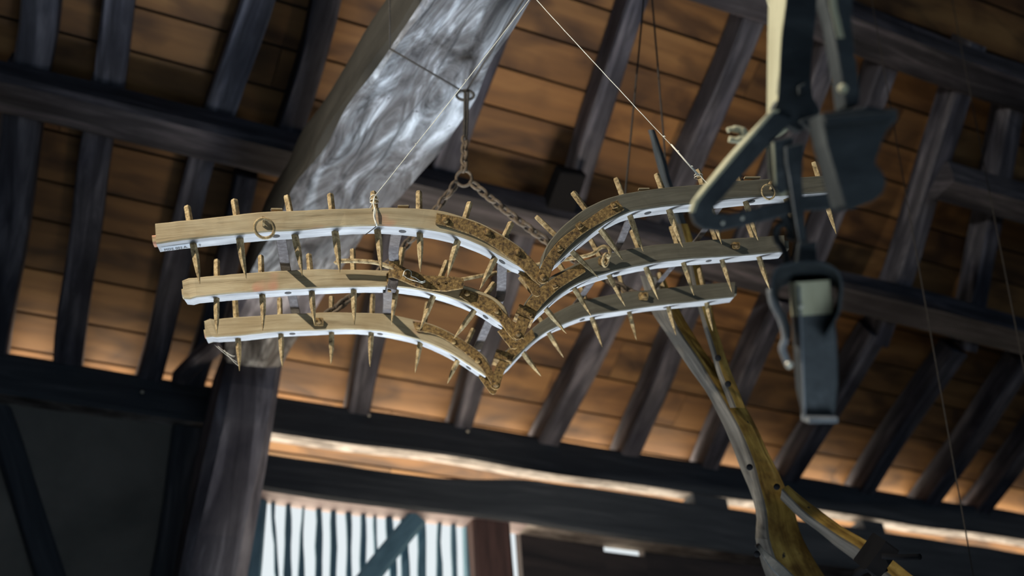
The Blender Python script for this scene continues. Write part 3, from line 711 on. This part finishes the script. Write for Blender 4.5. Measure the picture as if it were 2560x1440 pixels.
# small eye bolts / lugs where chains hang
def lug(q, pk, s_=1.0):
    p = H(q, pk, -0.002); mb = MB()
    mb.box(p-WV*0.003, WV*0.012, RT*0.032*s_, UP*0.026*s_, ch=0.003)
    mb.dome(p-WV*0.009, -WV, 0.010*s_, 0.012*s_, 10)
    return mb.build('eye_lug', M_IRON, harrow)
lug((797,806), 2); lug((1608,742), 2); lug((1838,616), 1, .8)

# draft linkage across the middle bars
rod = MB().tube(rs([H((838,659),1,-.03), H((843,654),1,-.034), H((870,652),1,-.036), H((920,654),1,-.038), H((950,659),1,-.036), H((985,672),1,-.03)], 22), 0.0068).build('draw_rod', M_TOOTH, harrow)
outl = [(1000,664),(1016,673),(1064,690),(1134,693),(1158,697),(1161,709),(1157,721),(1115,728),(1076,725),(1037,716),(1008,703),(985,694),(984,668)]
def disc_holes(outline, holes, pk, off, th, r, name, m, par):
    cu = bpy.data.curves.new(name, 'CURVE'); cu.dimensions = '2D'; cu.fill_mode = 'BOTH'
    o0 = H(outline[0], pk, off); e1 = (RT-WV*RT.dot(WV)).normalized(); e2 = WV.cross(e1)
    e2 = -e2 if e2.dot(UP) < 0 else e2
    def add(pts):
        s_ = cu.splines.new('POLY'); s_.points.add(len(pts)-1); s_.use_cyclic_u = True
        for i, p in enumerate(pts): s_.points[i].co = (p[0], p[1], 0, 1)
    op = [((H(q, pk, off)-o0).dot(e1), (H(q, pk, off)-o0).dot(e2)) for q in outline]
    add(op)
    for q in holes:
        c = H(q, pk, off)-o0; cx_, cy_ = c.dot(e1), c.dot(e2)
        add([(cx_+r*math.cos(2*math.pi*k/16), cy_+r*math.sin(2*math.pi*k/16)) for k in range(16)])
    cu.extrude = th/2
    tmp = bpy.data.objects.new('tmp', cu); COL.objects.link(tmp); dg = bpy.context.evaluated_depsgraph_get(); dg.update()
    me = bpy.data.meshes.new_from_object(tmp.evaluated_get(dg)); bpy.data.objects.remove(tmp)
    e3 = e1.cross(e2)
    for v in me.vertices: v.co = o0+e1*v.co.x+e2*v.co.y+e3*v.co.z - (harrow.location)
    me.materials.clear(); me.materials.append(m)
    o = bpy.data.objects.new(name, me); COL.objects.link(o); o.parent = par; return o
plate = disc_holes(outl, [(1078,710),(1096,711),(1115,709)], 1, -.034, 0.010, 0.0052, 'adjusting_plate', M_IRON, harrow)
plate2 = disc_holes(outl, [(1078,710),(1096,711),(1115,709)], 1, -.012, 0.008, 0.0052, 'adjusting_plate', M_IRON, harrow)
w1 = rs([H(q, 1, -.043) for q in ((1009,687),(1016,694),(1027,699),(1042,703),(1055,707),(1064,704))], 20)
w2_ = rs([H(q, 1, -.046) for q in ((1007,690),(1012,677),(1020,674),(1028,680),(1028,690),(1038,694),(1045,699),(1054,704),(1063,701))], 30)
MB().tube(w1, 0.0012, 6).tube(w2_, 0.0012, 6).build('cotter_pin', M_PIN, plate)
mb = MB(); mb.dome(H((1014,684),1,-.040), -WV, .009, .008, 10).build('plate_pin', M_IRON, plate)
MB().tube(rs([H((1148,700),1,-.022), H((1180,694),1,-.022), H((1255,679),1,-.02), H((1330,664),1,-.02), H((1400,651),1,-.03), H((1459,641),1,-.04), H((1484,633),1,-.042), H((1498,621),1,-.042), H((1512,616),1,-.042), H((1523,622),1,-.04), H((1525,636),1,-.036), H((1516,645),1,-.03)], 50), 0.0062).build('draw_rod', M_TOOTH, harrow)
MB().torus(H((1514,650),1,-.032), RT*.6+WV*.6, UP*.95+RT*.2, .013, .020, .0048, 20, 8).build('hook_link', M_TOOTH, harrow)
lug((1507,655), 1, .9)

# inventory number in ink on the underside of the first bar, under clear tape
T, B = EDGE['TL']
def und(q):   # point on the underside of the first bar seen at pixel q
    i0 = min(range(NS-1), key=lambda i: abs((B[i]-CAM).dot(RT)/(B[i]-CAM).dot(FWD)*FPX+1280-q[0]))
    ax = (B[min(i0+3, NS-1)]-B[max(i0-3, 0)]).normalized(); n_ = ax.cross(WV).normalized()
    return hit(q, n_, n_.dot(B[i0])), ax, n_
def text(body, q, size):
    cu = bpy.data.curves.new('ink_text', 'FONT'); cu.body = body; cu.size = size; cu.extrude = 0.0002
    tmp = bpy.data.objects.new('tmp', cu); COL.objects.link(tmp); dg = bpy.context.evaluated_depsgraph_get(); dg.update()
    me = bpy.data.meshes.new_from_object(tmp.evaluated_get(dg)); bpy.data.objects.remove(tmp)
    p, ax, n_ = und(q)
    if n_.dot(UP) > 0: n_ = -n_
    up_ = -WV
    for v in me.vertices: v.co = p+n_*0.0030+ax*v.co.x*1.0+up_*v.co.y*1.35+n_*v.co.z
    me.materials.clear(); me.materials.append(M_INK)
    o = bpy.data.objects.new('inventory_number', me); COL.objects.link(o); o.parent = beams['TL']; o.location = (0, 0, 0)
    return o
text('MDE 003.A.', (411, 625), 0.0125); text('T', (497, 614), 0.0125)
p1, ax, n_ = und((424, 622)); 
if n_.dot(UP) > 0: n_ = -n_
L_ = (und((540, 604))[0]-und((405, 622))[0]).length
mid = (und((540, 606))[0]+und((405, 624))[0])/2
MB().box(mid+n_*0.0001-WV*.004, ax*L_, WV*0.026, n_*0.0006, seg=10, jit=0.0).build('clear_tape', M_TAPE, beams['TL'])

# aim the sun shaft at the harrow: it comes from the upper left, going right, down and away
TGT = H((930, 640), 0, 0.15)
EU = (UP-WV*UP.dot(WV)).normalized(); ER = (RT-WV*RT.dot(WV)).normalized()
ldir = (ER*0.85-EU*0.70+WV*0.55).normalized()
so.location = TGT-ldir*3.1
so.rotation_euler = look_rot(so.location, H((1250, 480), 0, 0.15))

# ================================================================== STRINGS
hook = at((1331, -14), 3.25)
hk = hook.copy(); zt = zroof(hk.y)+0.15
def twine(a, b, r=0.0016, sag=0.004, n=30):
    a = Vector(a); b = Vector(b)
    return [a.lerp(b, i/n)-Z*sag*math.sin(math.pi*i/n)+noise.noise_vector(a.lerp(b, i/n)*25)*0.0009 for i in range(n+1)]
k1 = H((936, 492), 0, -0.004); k2 = H((1747, 436), 0, -.004)
mb = MB(); mb.tube(twine(hook+RT*.003, k1), 0.0012, 6)
for t_ in (0.45, 0.76): mb.dome(hook.lerp(k1, t_), RT, .004, .004, 6)
# knot and wrapping round the fifth tooth
for dy in (0, 5, 9): mb.torus(H((936, 497+dy), 0, TH*.5), ER, WV+EU*.2*(dy-5), .0115, .0115, .0013, 16, 5)
mb.tube(rs([k1, H((934, 512),0,-.006), H((938,525),0,-.008), H((937,545),0,-.008), H((942,562),0,-.006), H((940,566),0,.02)], 20), 0.0018, 6)
mb.tube(rs([k1, H((931, 508),0,-.004), H((924,521),0,-.004)], 8), 0.001, 5)
mb.tube(rs([H((936,520),0,-.007), H((935,540),0,-.009), H((940,560),0,-.007)], 12), 0.0020, 6)
o = mb.build('string', M_TWINE); tag(o, 'pale string from the left harrow half up to the top of the frame', 'string', 'strings holding the harrow')
mb = MB().tube(rs([H((940,566),0,-.006), H((928,576),0,-.02), H((913,587),0,-.03)], 10), 0.0013, 6)
mb.build('loose_end', M_CORD, o)
mb = MB(); mb.tube(twine(hook-RT*.003, k2), 0.0012, 6)
for t_ in (.80, .88, .96): mb.dome(hook.lerp(k2, t_), UP, .0045, .004, 6)
mb.tube([hook.lerp(k2, .84), H((1745,438),0,-.006)], 0.0026, 6)
mb.tube(twine(k2, H((1790, 478), 0, -.006), n=8), 0.0014, 6)
for dy in (0, 6): mb.torus(H((1746, 438+dy), 0, TH*.5), ER, WV, .0115, .0115, .0013, 16, 5)
tag(mb.build('string', M_TWINE), 'pale string from the right harrow half up to the top of the frame', 'string', 'strings holding the harrow')
mb = MB().tube([hook-Z*.005, Vector((hook.x, hook.y, zt))], 0.0016, 6)
tag(mb.build('cord', M_TWINE), 'single cord from which both pale harrow strings start, above the frame', 'cord')

# ================================================================== CHAINS
def chain(p0, p1, sag, link, r, lab, nm='chain', par=None):
    p0 = Vector(p0); p1 = Vector(p1); n = max(3, int((p1-p0).length*1.03/(link*0.78)))
    P = [p0.lerp(p1, i/n)-Z*sag*4*(i/n)*(1-i/n) for i in range(n+1)]
    root = empty(nm, p0) if par is None else par
    if par is None: tag(root, lab, 'chain')
    for i in range(n):
        a, b = P[i], P[i+1]; d_ = (b-a).normalized(); s1 = d_.cross(FWD).normalized(); s2 = d_.cross(s1)
        rot = math.radians(45 if i % 2 else -45); s_ = s1*math.cos(rot)+s2*math.sin(rot)
        MB().torus((a+b)/2, d_, s_, link*0.56, link*0.30, r, 14, 6).build('link', M_CHAIN, root)
    return root
ringc = at((1160, 446), 4.05)
knot = at((1163, 232), 4.35)
c0 = chain(at((1162, 345), 4.2), ringc+UP*.03, 0, 0.042, 0.006, 'rusty chain hanging in front of the tie beam edge, above the round ring')
mb = MB(); mb.tube(twine(knot, at((1160, 345), 4.2), n=12), 0.006, 6); mb.tube(twine(knot+RT*.012, at((1166, 350), 4.2), n=12), 0.005, 6)
wire_top = ZP((1262, 100), 5.03)
mb.tube([knot, at((1290, 30), 4.15), at((1420, -180), 4.0)], 0.004, 6)
mb.tube([knot, at((1100, 195), 4.3), at((975, 122), 4.1)], 0.004, 6)
mb.tube([at((975, 122), 4.1), Vector((at((972, -60), 4.0).x, at((972, -60), 4.0).y, 5.1))], 0.003, 6)
mb.torus(knot-UP*.01, RT, UP, .035, .02, .006, 16, 6)
tag(mb.build('hanging_wire', M_CORD), 'dark wire looped over the bleached beam and holding the rusty chain', 'wire')
o = MB().torus(ringc, RT, UP, 0.029, 0.029, 0.0058, 26, 8).build('chain_ring', M_CHAIN); tag(o, 'round iron ring joining three rusty chains behind the harrow', 'ring')
chain(ringc-RT*.028-UP*.015, H((797, 800), 2, 0.02), 0.06, 0.045, 0.006, 'rusty chain from the round ring down to the left end of the lowest bar')
chain(ringc+RT*.028-UP*.015, H((1600, 742), 2, 0.02), 0.04, 0.045, 0.006, 'twisted rusty chain from the round ring down to the right end of the lowest bar')
# faint cords further back
def cord(q0, d0, q1, d1, lab, r=0.004, up=0.9, m=M_CORD):
    a = at(q0, d0); b = at(q1, d1); 
    mb = MB(); 
    b2 = a+(a-b).normalized()*0.01
    t = (a-b).normalized(); zz = a
    k = 0
    while zz.z < zroof(zz.y)+0.14 and k < 400: zz = zz+t*0.02; k += 1
    mb.tube(twine(zz, b, sag=0), r, 6); return tag(mb.build('cord', m), lab, 'cord')
cord((1603, 67), 4.7, (1560, 520), 4.3, 'faint dark cord crossing the boards left of the wooden horn tip')
cord((1632, 17), 4.7, (1668, 452), 4.35, 'faint dark cord running down to the wooden horn tip')
cord((2310, 740), 5.0, (2455, 1560), 4.0, 'thin dark cord slanting down right of the hanging iron blade', 0.003)
cord((2536, 800), 5.0, (2575, 1000), 4.7, 'faint cord beside the right edge of the frame', 0.003)

# ================================================================== FORKED PLOUGH
def quadlimb(cl, wl, wr, mats_, dep, th, n=40, name='limb', par=None, jit=0.006):
    """limb with ridge: cl = ridge pixels, wl/wr = outline left/right pixels; dep=(d0,d1) depth; th thickness"""
    C_ = rs([Vector((*q, 0)) for q in cl], n); A_ = rs([Vector((*q, 0)) for q in wl], n); B_ = rs([Vector((*q, 0)) for q in wr], n)
    rings = []
    for i in range(n):
        d_ = dep[0]+(dep[1]-dep[0])*i/(n-1)
        a = at((A_[i].x, A_[i].y), d_+th*.45); b = at((B_[i].x, B_[i].y), d_+th*.5); c = at((C_[i].x, C_[i].y), d_)
        e = a+b-c+FWD*th*.3
        r = chamf(a, c, b, e, 0.006)
        rings.append([q+noise.noise_vector(q*8)*jit for q in r])
    mb = MB(); mb.loft(rings, mif=lambda k: 1 if k in (2, 3, 4) else 0)
    return mb.build(name, mats_, par)
PM = [M_PLOUGH_G, M_PLOUGH_Y]
plo = empty('wooden_plough', at((1960, 1300), 3.9))
tag(plo, 'large forked wooden plough frame with ochre, lit-toned right faces, hanging behind the harrow at lower right', 'plough')
quadlimb([(1640,690),(1672,777),(1715,850),(1762,925),(1812,1010),(1858,1095),(1893,1190),(1915,1290),(1930,1380),(1985,1500),(2080,1720)],
         [(1600,690),(1627,777),(1673,849),(1730,931),(1791,1029),(1837,1137),(1868,1214),(1889,1291),(1889,1368),(1935,1500),(2030,1720)],
         [(1660,690),(1700,777),(1745,850),(1800,925),(1868,1019),(1909,1101),(1951,1188),(1987,1276),(2015,1360),(2100,1500),(2190,1720)], PM, (4.1, 3.7), 0.14, 46, 'beam', plo)
quadlimb([(1700,560),(1726,660),(1752,770),(1782,870),(1808,950),(1838,1020)],
         [(1690,560),(1716,660),(1742,770),(1770,870),(1796,950),(1822,1020)],
         [(1722,560),(1752,660),(1780,770),(1808,870),(1838,950),(1866,1020)], PM, (4.15, 3.93), 0.07, 26, 'curved_handle', plo)
hr = quadlimb([(1630,322),(1650,385),(1666,450),(1686,510),(1706,575)], [(1618,324),(1636,385),(1652,450),(1672,510),(1692,575)], [(1636,322),(1662,385),(1680,450),(1702,510),(1724,575)], [M_DARKWOOD, M_DARKWOOD], (4.3, 4.15), 0.06, 20, 'horn_tip', plo)
hr['label'] = 'dark pointed upper end of the handle'
quadlimb([(1955,1222),(2015,1285),(2075,1325),(2150,1375),(2225,1440),(2300,1505),(2480,1660)],
         [(1950,1250),(2000,1300),(2060,1345),(2125,1395),(2195,1455),(2270,1530),(2450,1690)],
         [(1972,1212),(2040,1268),(2100,1308),(2185,1362),(2260,1420),(2340,1480),(2520,1630)], PM, (3.85, 3.6), 0.10, 30, 'side_arm', plo)
# iron nails, the strap at lower left and the dark fitting at the right arm
mb = MB()
P = rs([at(q, d_) for q, d_ in (((1893,1362),3.74), ((1925,1400),3.66), ((1985,1460),3.6))], 14)
rings = [rect(p, (P[min(i+1,13)]-P[max(i-1,0)]).normalized().cross(FWD)*0.045, FWD*0.02, .004) for i, p in enumerate(P)]
mb.loft(rings).build('iron_strap', M_DARKIRON, plo)
mb = MB(); a = at((2205,1400), 3.52); dd = (at((2260,1440), 3.5)-a).normalized()
mb.box(a+FWD*.06, dd*0.05, dd.cross(FWD)*0.12, FWD*0.13, ch=0.006)
mb.tube(rs([at((2205,1390),3.50), at((2250,1393),3.48), at((2300,1392),3.5)], 8), 0.010, 7)
mb.tube(rs([at((2125,1460),3.6), at((2150,1428),3.58), at((2190,1416),3.55)], 8), 0.014, 7)
mb.tube(rs([at((2180,1460),3.55), at((2200,1430),3.53), at((2215,1420),3.52)], 8), 0.012, 7)
mb.build('iron_collar', M_BLACK, plo)
for q in ((1942, 1217), (1874, 1168), (1795, 895), (1820, 960), (1893, 1385)):
    MB().dome(at(q, 3.93-.0004*(q[1]-900)), -FWD, 0.012, 0.004, 9).build('nail_hole', M_BLACK, plo)

# ================================================================== HANGING TACKLE (near right)
tk = empty('hanging_tackle', at((1985, 300), 1.85))
tag(tk, 'large dark iron tackle with triangular frame, shackles and a long hanging blade at right front', 'tackle')
def slabpx(outline, d_, th, name, m, par, rim=None):
    """solid plate facing the viewer, standing at distance d_"""
    mb = MB(); mb.prism([at(q, d_) for q in outline], FWD*th)
    o = mb.build(name, m, par)
    b = o.modifiers.new('soft', 'BEVEL'); b.width = 0.003; b.segments = 2; b.limit_method = 'ANGLE'
    return o
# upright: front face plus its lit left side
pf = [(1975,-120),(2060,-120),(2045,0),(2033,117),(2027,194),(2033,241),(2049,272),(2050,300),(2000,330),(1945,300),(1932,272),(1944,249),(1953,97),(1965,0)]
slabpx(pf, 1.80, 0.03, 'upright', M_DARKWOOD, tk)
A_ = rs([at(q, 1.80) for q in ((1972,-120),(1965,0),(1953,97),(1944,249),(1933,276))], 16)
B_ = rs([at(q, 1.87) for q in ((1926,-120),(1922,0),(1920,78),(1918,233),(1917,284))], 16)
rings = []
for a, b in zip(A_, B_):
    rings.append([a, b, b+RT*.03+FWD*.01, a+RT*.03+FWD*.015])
MB().loft(rings).build('upright_side', M_CREAM, tk)['label'] = 'side of the upright painted pale as sunlit'
# triangular frame
slabpx([(1930,276),(1831,389),(1738,502),(1728,533),(1738,558),(1760,573),(1801,578),(1881,561),(1958,541),(1999,528),(2110,521),(2140,522),(2140,486),(2091,479),(1999,489),(1958,502),(1881,522),(1821,534),(1786,533),(1784,521),(1893,397),(1960,325),(1985,300)], 1.78, 0.022, 'triangle_frame', M_DARKIRON, tk)
slabpx([(2000,300),(2045,285),(2062,312),(2085,360),(2108,420),(2130,500),(2113,520),(2099,469),(2065,395),(2028,326)], 1.78, 0.022, 'triangle_frame', M_DARKIRON, tk)
A_ = rs([at(q, 1.778) for q in ((1933,274),(1832,390),(1740,501),(1728,530))], 14); B_ = rs([at(q, 1.82) for q in ((1924,278),(1823,386),(1733,498),(1722,528))], 14)
MB().loft([[a, b, b+RT*.012+FWD*.004, a+RT*.012+FWD*.004] for a, b in zip(A_, B_)]).build('frame_rim', M_CREAM, tk)['label'] = 'edge of the triangular frame painted pale as sunlit'
for q in ((1807,557),(1856,545),(2100,498)): MB().dome(at(q, 1.778), -FWD, .0035, .0025, 9).build('rivet', M_PIN, tk)
slabpx([(1995,215),(2016,205),(2018,228),(1998,238)], 1.79, .01, 'bolt_hole', M_DARKIRON, tk)
# shackle plate, shank, hook, socket
slabpx([(1930,352),(1985,340),(1982,440),(1968,478),(1950,488),(1936,466),(1932,420)], 1.77, 0.02, 'shackle_plate', M_DARKIRON, tk)
A_ = rs([at(q, 1.768) for q in ((1932,356),(1935,415),(1937,462))], 10); B_ = rs([at(q, 1.80) for q in ((1917,362),(1919,415),(1925,455))], 10)
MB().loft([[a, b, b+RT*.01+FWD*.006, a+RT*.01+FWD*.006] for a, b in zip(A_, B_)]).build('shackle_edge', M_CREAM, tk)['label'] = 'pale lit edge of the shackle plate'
mb = MB(); mb.tube(rs([at(q, 1.775) for q in ((1943,470),(1953,485),(1965,478))], 8), .0045, 7); mb.build('shackle_pin', M_CREAM, tk)
slabpx([(1963,366),(2010,356),(2006,450),(2012,530),(2018,612),(1998,612),(1990,560),(1980,500),(1972,440),(1964,410)], 1.76, 0.03, 'shank', M_DARKIRON, tk)
A_ = rs([at(q, 1.758) for q in ((1965,368),(1968,410),(1975,450),(1982,500),(1991,560),(2000,612))], 16); B_ = rs([at(q, 1.79) for q in ((1960,371),(1961,410),(1965,450),(1972,500),(1981,560),(1990,606))], 16)
MB().loft([[a, b, b+RT*.006+FWD*.008, a+RT*.006+FWD*.008] for a, b in zip(A_, B_)]).build('shank_edge', M_PALE, tk)['label'] = 'edge of the shank painted bright as lit'
MB().tube(rs([at(q, 1.80) for q in ((1972,540),(1960,558),(1946,566),(1940,583),(1944,603),(1956,617),(1965,640),(1968,668))], 26), 0.0062, 8).build('hook', M_DARKIRON, tk)
MB().tube(rs([at(q, 1.80) for q in ((1952,510),(1956,535),(1970,555),(1978,580),(1974,600))], 14), 0.008, 8).build('hook', M_DARKIRON, tk)
slabpx([(1996,606),(2042,604),(2044,662),(1990,664)], 1.755, 0.03, 'socket', M_DARKIRON, tk)
# broad clevis band: an arch of flat iron, wide in depth, seen from below
def arch(pts_f, pts_b, d0, d1, th, name, m):
    F = rs([at(q, d0) for q in pts_f], 40); Bk = rs([at(q, d1) for q in pts_b], 40); rings = []
    c = sum(F, Vector())/40
    for f, b in zip(F, Bk):
        o1 = (f-c).normalized()*th; rings.append([f, b, b-o1, f-o1])
    return MB().loft(rings).build(name, m, tk)
arch([(2060,850),(2097,790),(2105,750),(2107,710),(2095,677),(2063,657),(2014,653),(1968,658),(1938,672),(1928,700),(1928,735),(1945,770),(1962,806),(1966,850)],
     [(2068,850),(2090,795),(2096,755),(2096,735),(2084,715),(2060,703),(2018,700),(1978,704),(1950,714),(1940,730),(1942,755),(1958,790),(1974,820),(1974,850)], 1.72, 1.80, 0.004, 'clevis', M_DARKIRON)
MB().tube(rs([at(q, 1.76) for q in ((1926,722),(1932,758),(1950,792),(1962,830),(1962,852),(1955,870),(1962,890),(1972,915))], 24), 0.006, 8).build('side_spring', M_PALE, tk)['label'] = 'pale curved strap along the left side'
MB().dome(at((1973, 912), 1.755), -FWD, .007, .005, 10).build('rivet', M_PIN, tk)
MB().dome(at((2002, 766), 1.742), -FWD, .0045, .004, 10).build('rivet', M_PIN, tk)
# long tapering blade hung in the clevis
rows = [(706, 1988, 2074), (740, 1990, 2078), (790, 1994, 2084), (850, 1998, 2091), (910, 2001, 2094), (970, 2005, 2094), (1020, 2010, 2089), (1049, 2012, 2084)]
def bl(y0i, y1i, m, nm):
    rg = []
    for y_, xl, xr in rows[y0i:y1i]:
        d_ = 1.745+(y_-700)*0.00012
        a = at((xl, y_), d_); b = at((xr, y_-6), d_); c = at((xr+2, y_-6), d_+.05); e = at((xl-16 if y_ < 980 else xl-9, y_), d_+.05)
        rg.append(chamf(a, b, c, e, 0.002))
    return MB().loft(rg).build(nm, m, tk)
bl(0, 3, M_CREAM, 'wooden_tongue')['label'] = 'pale wooden top of the blade'
bl(2, 8, M_DARKIRON, 'blade')
mb = MB(); mb.tube([at((1997,716),1.743), at((2004,850),1.755), at((2010,1000),1.775), at((2012,1046),1.785)], .0022, 7); mb.build('blade_edge', M_PALE, tk)['label'] = 'left edge of the blade painted bright as lit'
mb = MB(); mb.box(at((2048,1046), 1.785), RT*0.047, UP*0.010, FWD*0.05, ch=.003); mb.build('blade_tip', M_PALE, tk)['label'] = 'bright lower edge of the blade'  # pale strip along the lower edge
MB().tube(rs([at(q, 1.80) for q in ((2094,690),(2100,720),(2092,762),(2088,800))], 10), .004, 7).build('side_spring', M_DARKIRON, tk)
# hanging line of the tackle up to the roof
a = at((2012, -110), 1.82)
MB().tube([a, Vector((a.x, a.y, zroof(a.y)+.14))], 0.012, 8).build('hanging_rod', M_DARKIRON, tk)

# small pale hook tool left of the tackle
mb = MB()
mb.tube(rs([at(q, 2.1) for q in ((1905,341),(1880,345),(1858,348),(1838,350),(1822,348))], 16), [0.006]*4+[0.009]*4+[0.0085]*4+[.006]*4, 8)
mb.tube(rs([at(q, 2.1) for q in ((1862,342),(1856,328),(1842,323),(1828,323),(1818,326))], 14), [0.0085]*5+[.007]*5+[0.005]*4, 8)
a = at((1905, 341), 2.1); mb.tube(rs([a, a+RT*.05+UP*.02+FWD*.0, a+RT*.05+UP*.15], 8), .006, 7)
e_ = a+RT*.05+UP*.15; mb.tube([e_, Vector((e_.x, e_.y, zroof(e_.y)+.14))], .004, 7)
tag(mb.build('hanging_hook', M_CREAM), 'small cream forked hook peeking out left of the triangular tackle', 'hook')

# dark wooden pulley block hanging beside it, closest to the viewer
pb = empty('pulley_block', at((2130, 400), 1.6))
tag(pb, 'blurred dark wooden pulley block with rounded base at upper right', 'pulley block')
slabpx([(2053,282),(2100,276),(2169,266),(2245,272),(2246,298),(2216,328),(2193,391),(2190,410),(2208,430),(2217,455),(2208,483),(2185,502),(2127,524),(2112,514),(2090,440),(2066,360)], 1.60, 0.07, 'block_body', M_DARKWOOD, pb)
slabpx([(2066,-120),(2150,-120),(2132,0),(2130,60),(2136,117),(2148,194),(2150,262),(2112,268),(2104,200),(2090,120),(2078,50),(2064,0)], 1.62, 0.05, 'hanger_arm', M_DARKWOOD, pb)
A_ = rs([at(q, 1.618) for q in ((2070,-120),(2074,0),(2084,50),(2094,95))], 10); B_ = rs([at(q, 1.66) for q in ((2048,-120),(2056,0),(2068,50),(2080,92))], 10)
MB().loft([[a, b, b+RT*.01, a+RT*.01] for a, b in zip(A_, B_)]).build('arm_side', M_CREAM, pb)['label'] = 'side of the hanger arm painted pale as sunlit'
MB().dome(at((2107,222), 1.61), -FWD, .008, .006, 9).build('peg', M_CREAM, pb)
slabpx([(2060,290),(2242,277),(2238,300),(2064,312)], 1.585, .02, 'top_rail', M_DARKWOOD, pb)
a = at((2105,-110), 1.65); MB().tube([a, Vector((a.x, a.y, zroof(a.y)+.14))], 0.012, 8).build('hanging_rod', M_DARKIRON, pb)

# cobweb under the lowest left bar end
mb = MB()
for q0, q1 in (((536,862),(592,905)), ((545,866),(586,893)), ((560,875),(596,915)), ((566,880),(588,890))):
    mb.tube(twine(H(q0, 2, .03), H(q1, 2, .03), n=8, sag=.004), 0.0005, 4)
tag(mb.build('cobweb', M_TWINE), 'thin cobweb threads between the lowest left bar end and its first tooth', 'cobweb')
bpy.context.view_layer.update()
